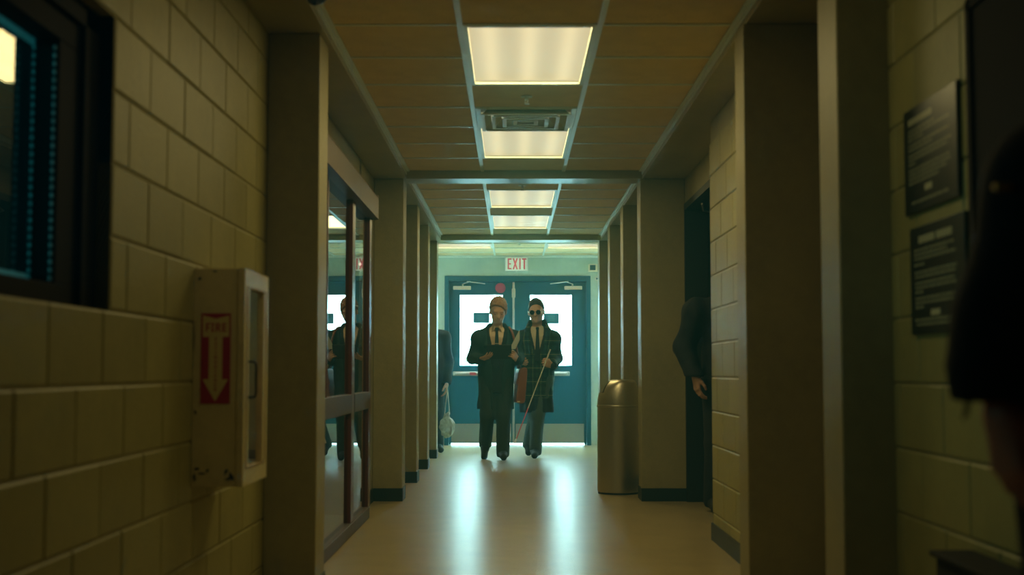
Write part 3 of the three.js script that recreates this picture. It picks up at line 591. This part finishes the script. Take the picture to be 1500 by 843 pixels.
const union = (list) => (x, y, z) => { let d = 9; for (const f of list) d = smin(d, f(x, y, z), f.k); return d; };
const V3 = (a) => new THREE.Vector3(...a);
function handGeo(side, curl, spread = 0.1, thumb = 0.5) {  // wrist at origin, fingers +y, palm faces +z; side 1: thumb towards +x
  const P = [cap([0, -0.05, 0], [0, 0.01, 0], 0.024, 0.025, 0.02, 0.75)];
  [-0.030, -0.010, 0.011, 0.031].forEach((x, i) => {
    const X = x * side, yk = 0.088 - (i === 0 ? 0.01 : i === 3 ? 0.003 : 0), len = [0.80, 0.97, 1.03, 0.93][i], c = curl * [1.1, 1.05, 1, 0.92][i];
    P.push(cap([X * 0.6, 0.01, 0], [X, yk, 0], 0.0155, 0.0125, 0.018, 0.85));
    let p = [X, yk, 0], ang = 0; const r = [0.0092, 0.0086, 0.0078, 0.007];
    [0.045, 0.027, 0.021].forEach((l, s) => { ang += c * [0.75, 1.0, 0.7][s]; const q = [p[0] + X * spread * l * 6, p[1] + Math.cos(ang) * l * len, p[2] + Math.sin(ang) * l * len]; P.push(cap(p, q, r[s], r[s + 1], s ? 0.004 : 0.006)); p = q; });
  });
  const a = [0.018 * side, 0.015, 0.004], b = [0.046 * side, 0.05, 0.014 + thumb * 0.014], c = [(0.06 - thumb * 0.012) * side, 0.078, 0.022 + thumb * 0.026], d = [(0.062 - thumb * 0.026) * side, 0.1, 0.026 + thumb * 0.034];
  P.push(cap(a, b, 0.017, 0.013, 0.014), cap(b, c, 0.0115, 0.0105, 0.006), cap(c, d, 0.0102, 0.0085, 0.004));
  return netMesh(union(P), [-0.1, -0.075, -0.06], [0.1, 0.2, 0.13], 0.0034);
}
function headField() {
  const parts = [ell([0, 0.03, -0.012], [0.077, 0.1, 0.097]), ell([0, -0.05, 0.018], [0.06, 0.066, 0.068], 0.04), cap([0, -0.05, -0.03], [0, -0.17, -0.045], 0.054, 0.058, 0.03), cap([0, 0.012, 0.083], [0, -0.028, 0.1], 0.0085, 0.0125, 0.012), ell([0, -0.096, 0.058], [0.024, 0.018, 0.02], 0.02),
    cap([-0.04, 0.028, 0.07], [0.04, 0.028, 0.07], 0.013, 0.013, 0.015), ell([-0.043, -0.02, 0.055], [0.022, 0.02, 0.02], 0.02), ell([0.043, -0.02, 0.055], [0.022, 0.02, 0.02], 0.02), cap([-0.02, -0.056, 0.079], [0.02, -0.056, 0.079], 0.006, 0.006, 0.006), cap([-0.016, -0.066, 0.078], [0.016, -0.066, 0.078], 0.0065, 0.0065, 0.004),
    ell([-0.08, -0.004, -0.012], [0.011, 0.031, 0.019], 0.008), ell([0.08, -0.004, -0.012], [0.011, 0.031, 0.019], 0.008)];
  const base = union(parts), s = [ell([-0.033, 0.006, 0.094], [0.019, 0.013, 0.018]), ell([0.033, 0.006, 0.094], [0.019, 0.013, 0.018])], lids = [ell([-0.033, 0.005, 0.072], [0.014, 0.011, 0.013], 0.005), ell([0.033, 0.005, 0.072], [0.014, 0.011, 0.013], 0.005)];
  return (x, y, z) => { let d = base(x, y, z); for (const e of s) d = -smin(-d, e(x, y, z), 0.012); for (const l of lids) d = smin(d, l(x, y, z), 0.005); return d; };
}
const HEAD = netMesh(headField(), [-0.12, -0.2, -0.14], [0.12, 0.15, 0.14], 0.005);
function hairGeo(style) {
  const e = ell([0, 0.035 + style.lift * 0.5, -0.014], [0.083 + style.vol, 0.103 + style.vol + style.lift * 0.5, 0.102 + style.vol]);
  return netMesh((x, y, z) => {
    const strand = 0.003 * Math.sin(x * 330 + z * 90 + 4 * NZ.noise(x * 30, y * 30, z * 30)) * smooth(0.0, 0.06, y) + 0.008 * NZ.noise(x * 35 + 4, y * 35, z * 35);
    let d = e(x, y, z) + strand;
    const part = style.fringe * (x + 0.02) * 0.35;
    d = Math.max(d, (z - (y * 0.8 + 0.016 + part + style.low)) * 0.7);       // face line
    d = Math.max(d, -(y + style.nape) + (z > 0 ? 0.06 * smooth(-0.01, 0.03, z) : 0));
    return d;
  }, [-0.12, -0.14, -0.15], [0.12, 0.18, 0.13], 0.005);
}
const PM = {
  skin: mat([0.56, 0.33, 0.23], 0.55), eye: mat([0.03, 0.025, 0.02], 0.25), shoe: mat([0.01, 0.01, 0.01], 0.65),
};
// J: joints in metres, origin between the feet, facing +z; R = the person's right (-x)
function person(label, pos, turn, J, o) {
  const t = thing('person', label, 'person', pos, turn);
  const torso = (g, low = 0.98) => [cap([J.chest[0], J.chest[1], J.chest[2]], [J.hip[0], low, J.hip[2]], 0.155 + g, 0.145 + g, 0.05, 0.70 + g * 0.6), cap(J.shR, J.shL, 0.062 + g, 0.062 + g, 0.06), cap([J.neck[0], J.neck[1] - 0.02, J.neck[2]], [J.chest[0], J.chest[1] + 0.05, J.chest[2]], 0.06 + g * 0.6, 0.105 + g, 0.06)];
  const arms = (g, k = 0.04) => ['R', 'L'].flatMap((s) => [cap(J['sh' + s], J['el' + s], 0.05 + g, 0.042 + g, k), cap(J['el' + s], J['wr' + s], 0.042 + g, 0.03 + g, 0.03)]);
  const legs = (g, g2 = g) => ['R', 'L'].flatMap((s) => [cap(J['hi' + s], J['kn' + s], 0.085 + g, 0.058 + g, 0.04), cap(J['kn' + s], J['an' + s], 0.058 + g, 0.042 + g2, 0.03)]);
  const feet = (g) => ['R', 'L'].flatMap((s) => { const a = V3(J['an' + s]), d = V3(J['toe' + s]).sub(a); return [cap(J['an' + s], a.clone().addScaledVector(d, 0.35).toArray(), 0.04 + g, 0.04 + g, 0.03), cap(a.clone().addScaledVector(d, 0.3).toArray(), J['toe' + s], 0.038 + g, 0.03 + g, 0.03)]; });
  const pelvis = (g) => [cap([J.hip[0] - 0.06, J.hip[1], J.hip[2]], [J.hip[0] + 0.06, J.hip[1], J.hip[2]], 0.11 + g, 0.11 + g, 0.05, 0.9)];
  const box_ = [[-0.42, 0.44, -0.3], [0.42, 1.64, 0.34]], low = [-0.3, -0.03, -0.48];
  const neck = cap(J.neck, [J.head[0], J.head[1] - 0.07, J.head[2] - 0.03], 0.055, 0.052, 0.03);
  const body = netMesh(union([...torso(-0.005), ...arms(-0.004), ...legs(-0.004), ...feet(-0.006), ...pelvis(-0.004), neck]), [-0.4, -0.03, -0.45], [0.4, J.head[1] - 0.05, 0.36], 0.014);
  const hm = new THREE.Matrix4().compose(V3(J.head), new THREE.Quaternion().setFromEuler(new THREE.Euler(...(J.headRot ?? [0, 0, 0]), 'YXZ')), new THREE.Vector3(1.1, 1.06, 1.1));
  const pieces = [body, HEAD.clone().applyMatrix4(hm)];
  for (const s of ['R', 'L']) {
    const h = J['hand' + s], y = V3(h.dir).normalize(), z = V3(h.palm), x = new THREE.Vector3().crossVectors(y, z).normalize(); z.crossVectors(x, y);
    const m = new THREE.Matrix4().makeBasis(x, y, z).setPosition(V3(J['wr' + s]));
    pieces.push(handGeo(h.thumb, h.curl, h.spread ?? 0.02, h.thumbIn ?? 0.5).applyMatrix4(m));
  }
  mesh('body', merge(pieces), o.skin ?? PM.skin, t);
  const hg = hairGeo(o.hair).applyMatrix4(hm); mesh('hair', hg, o.hairMat, t);
  for (const s of [-1, 1]) mesh('eye', new THREE.SphereGeometry(0.006, 10, 8).scale(1.3, 0.7, 0.6).translate(0.033 * s, 0.004, 0.0835).applyMatrix4(hm), PM.eye, t);
  // clothes
  const cloth = (name, fields, m, cut, cell = 0.012, hi = box_[1], wrinkle = 0.003, lo = box_[0]) => { const u = union(fields); return mesh(name, netMesh((x, y, z) => { let d = u(x, y, z); if (wrinkle) d += wrinkle * NZ.noise(x * 13, y * 9, z * 13 + 5); return cut ? Math.max(d, cut(x, y, z)) : d; }, lo, hi, cell), m, t); };
  cloth('trousers', [...legs(0.022, 0.032), ...pelvis(0.012)], o.trousers, (x, y, z) => { const s = (x - J.hip[0]) * (J.anL[0] - J.anR[0]) < 0 ? 'R' : 'L'; return Math.max(y - J.hip[1] - 0.09, J['an' + s][1] - 0.045 - y); }, 0.012, [0.3, 1.1, 0.3], 0.003, low);
  for (const s of ['R', 'L']) {
    const a = V3(J['an' + s]), d = V3(J['toe' + s]).sub(a), dn = d.clone().normalize();
    const heel = a.clone().addScaledVector(dn, -0.035), lo = a.clone().min(V3(J['toe' + s])).min(heel).subScalar(0.09), hi = a.clone().max(V3(J['toe' + s])).max(heel).addScalar(0.09);
    const f = union([cap(J['an' + s], a.clone().addScaledVector(d, 0.3).toArray(), 0.046, 0.046, 0.03), cap(a.clone().addScaledVector(d, 0.25).toArray(), J['toe' + s], 0.044, 0.038, 0.03), cap([heel.x, heel.y - 0.03, heel.z], [heel.x, heel.y, heel.z], 0.04, 0.036, 0.03)]);
    const flat = J['an' + s][1] < 0.1;
    mesh('shoe', netMesh((x, y, z) => flat ? Math.max(f(x, y, z), 0.002 - y) : f(x, y, z), lo.toArray(), hi.toArray(), 0.008), PM.shoe, t);
  }
  const ctx = { t, J, torso, arms, legs, pelvis, cloth, hm, box_ };
  o.dress(ctx);
  return t;
}
const hipJ = (x = 0) => ({ hip: [x, 0.93, 0], hiR: [x - 0.09, 0.9, 0], hiL: [x + 0.09, 0.9, 0] });
// a coat over the torso: hem height, flare, opening half width by height
function coat(ctx, name, m, { g = 0.03, hem, flare = 0.2, depth = 0.72, open, sleeve = 0.026, extra = [], x0 = 0, neckY, band, cell = 0.0115 }) {
  const { J, torso, arms, cloth } = ctx;
  const skirt = cap([J.hip[0], 1.02, J.hip[2] - 0.005], [J.hip[0], hem - 0.1, J.hip[2] - 0.01], 0.165 + g * 0.5, flare, 0.06, depth);
  const cuffR = V3(J.wrR).sub(V3(J.elR)).normalize(), cuffL = V3(J.wrL).sub(V3(J.elL)).normalize();
  const cut = (lo, hi) => (x, y, z) => {
    let d = Math.max(lo - y, y - hi);
    if (open) { const w = open(y); if (w > 0) d = Math.max(d, Math.min(w - Math.abs(x - x0), z - 0.02)); }
    return d;
  };
  const fold = (x, y, z) => 0.007 * Math.sin(9 * Math.atan2(x - J.hip[0], z)) * smooth(1.0, 0.6, y);
  const cuffs = arms(sleeve).map((f, i) => { if (i % 2 === 0) return f; const [w, c] = i === 1 ? [J.wrR, cuffR] : [J.wrL, cuffL]; return Object.assign((x, y, z) => Math.max(f(x, y, z), (x - w[0]) * c.x + (y - w[1]) * c.y + (z - w[2]) * c.z - 0.005), { k: f.k }); });
  const F = [...torso(g), ...cuffs, Object.assign((x, y, z) => skirt(x, y, z) + fold(x, y, z), { k: 0.06 }), ...extra];
  if (band) { cloth(name, F, m, cut(band, neckY), cell, ctx.box_[1], 0.006); cloth('coat_band', F, open.band, cut(hem, band - 0.001), cell, ctx.box_[1], 0.006); } else cloth(name, F, m, cut(hem, neckY), cell, ctx.box_[1], 0.006);
}
const cloth_ = (rgb, extra = {}) => mat(rgb, 0.85, { bumpMap: rep(clothBump, 4, 4), bumpScale: 0.0006, ...extra });

// the red haired man reading from the dark folder
const HEADZ = 0.05;
person('red haired man in a long dark overcoat reading from a dark folder', [-0.193, 0, -14.65], 0, {
  ...hipJ(0.0), chest: [0.0, 1.33, 0], neck: [0.01, 1.475, 0.0], head: [0.022, 1.655, 0.075], headRot: [0.36, 0.06, -0.03],
  shR: [-0.19, 1.355, -0.01], shL: [0.195, 1.355, -0.01], elR: [-0.265, 1.14, -0.02], elL: [0.255, 1.13, -0.02], wrR: [-0.165, 1.125, 0.2], wrL: [0.235, 1.12, 0.2],
  knR: [-0.10, 0.5, 0.07], anR: [-0.125, 0.17, -0.16], toeR: [-0.135, 0.03, -0.06], knL: [0.08, 0.49, 0.07], anL: [0.075, 0.075, 0.06], toeL: [0.085, 0.04, 0.2],
  handR: { dir: [0.62, 0.18, 0.7], palm: [0.15, 1, -0.2], thumb: -1, curl: 0.35, thumbIn: 0.2 }, handL: { dir: [-0.38, 0.5, 0.72], palm: [-0.7, 0.1, -0.5], thumb: -1, curl: 0.75, thumbIn: 0.4 },
}, {
  hair: { vol: 0.01, lift: 0.022, fringe: 0.9, low: -0.02, nape: 0.08 }, hairMat: mat([0.3, 0.15, 0.07], 0.55), trousers: cloth_([0.028, 0.05, 0.052]),
  dress: (c) => {
    c.cloth('shirt', c.torso(0.006), cloth_([0.72, 0.55, 0.40]), (x, y, z) => Math.max(y - 1.515, 0.95 - y), 0.011);
    const jw = (y) => lerp(0.0, 0.085, smooth(1.0, 1.5, y));
    c.cloth('suit_jacket', [...c.torso(0.016), ...c.arms(0.01), cap([0, 1.0, 0], [0, 0.8, 0], 0.17, 0.19, 0.05, 0.7)], cloth_([0.014, 0.024, 0.027]), (x, y, z) => Math.max(y - 1.50, 0.74 - y, Math.min(jw(y) - Math.abs(x - 0.005), z - 0.03)), 0.011);
    coat(c, 'overcoat', cloth_([0.014, 0.045, 0.052]), { g: 0.04, hem: 0.565, flare: 0.21, open: (y) => lerp(0.05, 0.115, smooth(0.9, 1.45, y)), x0: 0.01, neckY: 1.535,
      extra: [cap([-0.075, 1.50, 0.02], [-0.115, 1.28, 0.125], 0.03, 0.022, 0.02), cap([0.095, 1.50, 0.02], [0.13, 1.28, 0.125], 0.03, 0.022, 0.02), cap([-0.06, 1.515, -0.05], [0.08, 1.515, -0.05], 0.036, 0.036, 0.03)] });
    const tm = cloth_([0.012, 0.02, 0.035]);
    mesh('tie', [new RoundedBoxGeometry(0.04, 0.035, 0.028, 2, 0.008).translate(0.008, 1.462, 0.112), (() => { const s = new THREE.Shape(); s.moveTo(-0.014, 0); s.lineTo(0.014, 0); s.lineTo(0.036, -0.4); s.lineTo(0, -0.45); s.lineTo(-0.036, -0.4); s.closePath(); return new THREE.ExtrudeGeometry(s, { depth: 0.006, bevelEnabled: false }).rotateX(-0.05).translate(0.008, 1.45, 0.131); })()], tm, c.t);
    mesh('tie_clip', box(0.05, 0.007, 0.006, 0.012, 1.3, 0.145), M.alum, c.t);
    for (const s of [-1, 1]) mesh('collar_point', cap3(s), cloth_([0.72, 0.55, 0.40]), c.t);
  },
});
function cap3(s) { const g = new THREE.ConeGeometry(0.028, 0.075, 4); return g.rotateZ(Math.PI + s * 0.5).scale(1, 1, 0.3).translate(0.008 + s * 0.038, 1.462, 0.105); }

// the man in sunglasses with the cane
const plaid = canvasTex(512, 512, (g, w, h) => {
  g.fillStyle = '#264a44'; g.fillRect(0, 0, w, h);
  g.fillStyle = 'rgba(8,16,16,0.55)'; for (let i = 0; i < 4; i++) { g.fillRect(i * 128 + 20, 0, 50, h); g.fillRect(0, i * 128 + 20, w, 50); }
  g.fillStyle = 'rgba(150,165,125,0.85)'; for (let i = 0; i < 2; i++) { g.fillRect(i * 256 + 104, 0, 9, h); g.fillRect(0, i * 256 + 104, w, 9); }
});
plaid.wrapS = plaid.wrapT = THREE.RepeatWrapping; plaid.repeat.set(3.2, 3.2);
person('dark haired man in round sunglasses and a plaid coat carrying a white cane', [0.275, 0, -14.95], 0, {
  ...hipJ(0.0), chest: [0.0, 1.34, 0], neck: [0.0, 1.485, -0.005], head: [-0.012, 1.668, 0.045], headRot: [0.1, -0.12, 0.04],
  shR: [-0.175, 1.365, -0.01], shL: [0.185, 1.365, -0.01], elR: [-0.195, 1.14, -0.03], elL: [0.225, 1.14, -0.04], wrR: [-0.19, 1.12, 0.2], wrL: [0.165, 1.055, 0.18],
  knR: [-0.02, 0.5, 0.02], anR: [-0.095, 0.14, -0.3], toeR: [-0.1, 0.05, -0.17], knL: [0.0, 0.49, 0.07], anL: [-0.025, 0.075, 0.04], toeL: [-0.035, 0.04, 0.18],
  handR: { dir: [0.1, -0.2, 1], palm: [1, 0.2, 0], thumb: -1, curl: 0.55 }, handL: { dir: [-0.75, 0.3, 0.6], palm: [-0.5, 0.15, -0.85], thumb: -1, curl: 1.15, thumbIn: 0.9 },
}, {
  hair: { vol: 0.001, lift: 0.016, fringe: -0.3, low: -0.016, nape: 0.05 }, hairMat: mat([0.02, 0.014, 0.01], 0.5), trousers: cloth_([0.07, 0.115, 0.12]),
  dress: (c) => {
    c.cloth('shirt', c.torso(0.006), cloth_([0.66, 0.6, 0.46]), (x, y, z) => Math.max(y - 1.535, 0.95 - y), 0.011);
    const jw = (y) => lerp(0.0, 0.075, smooth(1.08, 1.5, y));
    c.cloth('suit_jacket', [...c.torso(0.016), ...c.arms(0.01), cap([0, 1.0, 0], [0, 0.8, 0], 0.17, 0.18, 0.05, 0.7)], cloth_([0.02, 0.024, 0.028]), (x, y, z) => Math.max(y - 1.50, 0.74 - y, Math.min(jw(y) - Math.abs(x), z - 0.03)), 0.011);
    const open = Object.assign((y) => lerp(0.0, 0.09, smooth(1.02, 1.42, y)), { band: cloth_([0.012, 0.017, 0.018]) });
    coat(c, 'plaid_coat', mat([1, 1, 1], 0.9, { map: plaid, bumpMap: rep(clothBump, 4, 4), bumpScale: 0.0006 }), { g: 0.03, hem: 0.52, band: 0.69, flare: 0.195, depth: 0.75, open, x0: 0, neckY: 1.6,
      extra: [cap([-0.075, 1.555, 0.0], [-0.11, 1.46, 0.09], 0.036, 0.036, 0.025), cap([-0.11, 1.46, 0.09], [-0.065, 1.2, 0.13], 0.034, 0.024, 0.02), cap([0.08, 1.555, 0.0], [0.12, 1.46, 0.09], 0.036, 0.036, 0.025), cap([0.12, 1.46, 0.09], [0.07, 1.2, 0.13], 0.034, 0.024, 0.02), cap([-0.07, 1.55, -0.06], [0.075, 1.55, -0.06], 0.04, 0.04, 0.03)] });
    mesh('tie', [new RoundedBoxGeometry(0.036, 0.034, 0.028, 2, 0.008).translate(0, 1.478, 0.108), (() => { const s = new THREE.Shape(); s.moveTo(-0.013, 0); s.lineTo(0.013, 0); s.lineTo(0.033, -0.36); s.lineTo(-0.033, -0.36); s.closePath(); return new THREE.ExtrudeGeometry(s, { depth: 0.006, bevelEnabled: false }).rotateX(-0.05).translate(0, 1.466, 0.129); })()], cloth_([0.01, 0.014, 0.022]), c.t);
    const gm = mat([0.006, 0.006, 0.006], 0.12), sg = mesh('sunglasses', [cyl(0.025, 0.025, 0.004, 28).rotateX(Math.PI / 2).translate(-0.033, 0.005, 0.104), cyl(0.025, 0.025, 0.004, 28).rotateX(Math.PI / 2).translate(0.033, 0.005, 0.104), rod([-0.01, 0.012, 0.106], [0.01, 0.012, 0.106], 0.002), rod([-0.057, 0.01, 0.102], [-0.086, 0.01, 0.0], 0.002), rod([0.057, 0.01, 0.102], [0.086, 0.01, 0.0], 0.002)].map((g) => g.applyMatrix4(c.hm)), gm, c.t);
  },
});
// what they carry
{
  const f = thing('folder', 'dark folder held open at the waist by the red haired man', 'folder', [-0.158, 1.205, -14.345]);
  const sh = box(0.275, 0.2, 0.008, 0, 0, 0, 0.003); mesh('cover', sh.rotateX(0.7), mat([0.012, 0.014, 0.016], 0.6), f);
  mesh('sheet', box(0.25, 0.18, 0.004, 0, 0.004, -0.006).rotateX(0.7), mat([0.2, 0.22, 0.2], 0.8), f);
  const p = new THREE.Shape(); p.moveTo(-0.045, 1.233); p.lineTo(0.022, 1.236); p.lineTo(0.066, 1.335); p.lineTo(0.066, 1.448); p.closePath();
  const pg = new THREE.ExtrudeGeometry(p, { depth: 0.004, bevelEnabled: false });
  const pa = thing('paper_sheaf', 'pale sheaf of papers tilted upright in the red haired man\'s left hand', 'papers', [0, 0, -14.35]);
  mesh('sheet', pg, mat([0.42, 0.46, 0.42], 0.8), pa); mesh('sheet', pg.clone().translate(0.004, 0.003, -0.007), mat([0.36, 0.4, 0.36], 0.8), pa);
  const lm = mat([0.24, 0.075, 0.035], 0.45, { bumpMap: paintBump, bumpScale: 0.001 });
  const b = thing('satchel', 'reddish brown leather satchel hanging between the two walking men', 'bag', [0.085, 0.64, -14.53], 0.15);
  const bs = new THREE.Shape(); bs.moveTo(-0.05, 0.01); bs.quadraticCurveTo(-0.02, -0.005, 0.02, 0.0); bs.quadraticCurveTo(0.04, 0.005, 0.042, 0.05); bs.lineTo(0.062, 0.3); bs.quadraticCurveTo(0.07, 0.36, 0.045, 0.385); bs.quadraticCurveTo(0.0, 0.375, -0.022, 0.33); bs.closePath();
  mesh('body', new THREE.ExtrudeGeometry(bs, { depth: 0.22, bevelEnabled: true, bevelSize: 0.008, bevelThickness: 0.01, bevelSegments: 2 }).translate(0, 0, -0.22), lm, b);
  mesh('flap', new THREE.ExtrudeGeometry(bs, { depth: 0.23, bevelEnabled: false }).scale(1.1, 0.5, 1).translate(0.001, 0.2, -0.225), lm, b);
  mesh('trim', box(0.03, 0.014, 0.02, -0.03, 0.012, 0.008, 0.003), mat([0.5, 0.45, 0.35], 0.5), b);
  mesh('strap', tube([[0.0, 0.385, -0.1], [-0.05, 0.6, 0.0], [-0.1, 0.78, 0.01], [-0.115, 0.84, -0.1], [-0.09, 0.8, -0.26], [-0.02, 0.5, -0.28], [0.0, 0.385, -0.2]], 0.014, 60, 8), lm, b);
  const top = V3([0.418, 1.235, -14.66]), tip = V3([0.015, 0.215, -14.1]), at = (k) => top.clone().lerp(tip, k).toArray();
  const cn = thing('cane', 'long white cane with a red lower section held diagonally by the man in sunglasses', 'cane');
  mesh('grip', rod(at(0), at(0.14), 0.0085), mat([0.5, 0.5, 0.44], 0.6), cn); mesh('shaft', rod(at(0.14), at(0.64), 0.0065), mat([0.55, 0.6, 0.56], 0.5), cn);
  mesh('red_section', rod(at(0.64), at(0.96), 0.0062), mat([0.7, 0.05, 0.06], 0.4), cn); mesh('tip', rod(at(0.96), at(1), 0.011), mat([0.85, 0.86, 0.82], 0.5), cn);
}
const standing = (o) => ({ ...hipJ(0), chest: [0, 1.33, 0], neck: [0, 1.48, 0], head: [0, 1.655, 0.03], shR: [-0.18, 1.40, 0], shL: [0.18, 1.40, 0], elR: [-0.235, 1.12, -0.02], elL: [0.235, 1.12, -0.02], wrR: [-0.22, 0.9, 0.08], wrL: [0.22, 0.9, 0.08],
  knR: [-0.1, 0.49, 0.02], anR: [-0.11, 0.075, -0.02], toeR: [-0.13, 0.04, 0.12], knL: [0.1, 0.49, 0.02], anL: [0.11, 0.075, -0.02], toeL: [0.13, 0.04, 0.12],
  handR: { dir: [0.1, -1, 0.15], palm: [1, 0, -0.2], thumb: 1, curl: 0.45 }, handL: { dir: [-0.1, -1, 0.15], palm: [-1, 0, -0.2], thumb: -1, curl: 0.45 }, ...o });
const dk = { hair: { vol: 0, lift: 0.008, fringe: 0, low: -0.012, nape: 0.05 }, hairMat: mat([0.015, 0.011, 0.009], 0.6) };
// officer by the right wall, close to the viewer
person('officer in a black jacket standing close at the right edge with one hand hanging', [0.925, 0, -1.9], 0, standing({ shR: [-0.135, 1.275, 0], shL: [0.165, 1.30, 0], chest: [0, 1.24, 0], neck: [0, 1.44, 0], head: [0.02, 1.63, 0.03], elR: [-0.19, 1.08, -0.02], wrR: [-0.225, 0.945, 0.03], elL: [0.15, 1.06, 0], wrL: [0.1, 0.92, 0.1] }), {
  ...dk, trousers: cloth_([0.008, 0.008, 0.01]), skin: mat([0.7, 0.26, 0.18], 0.6),
  dress: (c) => {
    const jm = cloth_([0.008, 0.009, 0.011]);
    c.cloth('jacket', [...c.torso(0.02, 1.06), ...c.arms(0.03), cap([-0.13, 1.22, 0], [-0.25, 1.0, 0.02], 0.05, 0.03, 0.08), cap([0, 1.1, 0], [0, 0.99, 0], 0.19, 0.205, 0.06, 0.75)], jm, (x, y, z) => Math.max(y - 1.46, (x < -0.15 && z > 0.0 ? 0.955 : 0.995) - y), 0.01);
    const fr = []; for (let i = 0; i < 12; i++) { const x = -0.28 + i * 0.009; fr.push(rod([x, 1.0, 0.06 + rr(-0.02, 0.02)], [x - 0.004 + rr(-0.004, 0.004), 0.985 - rr(0, 0.015), 0.06], 0.0016, 5)); }
    fr.push(rod([-0.278, 1.0, 0.06], [-0.29, 0.93, 0.06], 0.002, 5), rod([-0.273, 1.0, 0.06], [-0.284, 0.935, 0.06], 0.002, 5));
    mesh('fringe', merge(fr), jm, c.t).userData.kind = 'stuff';
    mesh('belt', new THREE.TorusGeometry(0.165, 0.022, 10, 48).scale(1, 0.75, 1).rotateX(Math.PI / 2).translate(0, 0.965, 0), M.black, c.t);
    mesh('shoulder_badge', box(0.024, 0.01, 0.012, -0.225, 1.262, 0.055, 0.002).rotateZ(0.0), mat([0.75, 0.5, 0.14], 0.35, { metalness: 0.6 }), c.t);
  },
});
// officer in the side doorway
person('man in a dark navy jacket half hidden in the dark side doorway on the right', [1.535, 0, -9.28], 0.1, standing({ chest: [0, 1.36, 0], neck: [0, 1.52, 0], head: [0, 1.70, 0.03], shR: [-0.23, 1.42, 0], shL: [0.19, 1.43, 0], elR: [-0.315, 1.16, -0.03], wrR: [-0.265, 0.955, 0.1] }), {
  ...dk, trousers: cloth_([0.012, 0.013, 0.016]),
  dress: (c) => c.cloth('jacket', [...c.torso(0.03), ...c.arms(0.034), cap([0, 1.05, 0], [0, 0.93, 0], 0.175, 0.18, 0.05, 0.75)], cloth_([0.008, 0.011, 0.018]), (x, y, z) => Math.max(y - 1.53, (Math.abs(x) > 0.16 ? 0.955 : 0.88) - y), 0.01, [0.45, 1.66, 0.34], 0.012, [-0.45, 0.8, -0.3]),
});
// person behind the last left column
person('person in a black coat mostly hidden behind the last left column, holding a plastic bag', [-1.03, 0, -15.9], 0.2, standing({ elR: [-0.22, 1.1, -0.02], wrR: [-0.2, 0.88, 0.06], wrL: [0.205, 0.84, 0.09], elL: [0.24, 1.1, -0.04] }), {
  ...dk, trousers: cloth_([0.012, 0.013, 0.014]),
  dress: (c) => coat(c, 'black_coat', cloth_([0.014, 0.018, 0.02]), { g: 0.028, hem: 0.5, flare: 0.2, neckY: 1.52 }),
});
{
  const b = thing('plastic_bag', 'crumpled pale plastic bag hanging from the hand of the person behind the left column', 'bag', [-0.80, 0.2, -15.74]);
  const f = union([ell([0, 0.1, 0], [0.085, 0.11, 0.06], 0.05), cap([0, 0.16, 0], [0, 0.27, 0], 0.07, 0.03, 0.05, 0.6)]);
  mesh('body', netMesh((x, y, z) => f(x, y, z) + 0.016 * NZ.noise(x * 30, y * 22, z * 30), [-0.13, -0.03, -0.1], [0.13, 0.34, 0.1], 0.006), mat([0.7, 0.74, 0.7], 0.35, { transmission: 0.4, thickness: 0 }), b);
  mesh('handle', [tube([[-0.03, 0.27, 0], [-0.02, 0.38, 0.0], [0.0, 0.55, 0.0], [0.0, 0.57, 0]], 0.006), tube([[0.03, 0.27, 0], [0.02, 0.38, 0.0], [0.003, 0.55, 0.0], [0.0, 0.57, 0]], 0.006)], mat([0.7, 0.74, 0.7], 0.4), b);
}
renderer.render(scene, camera);
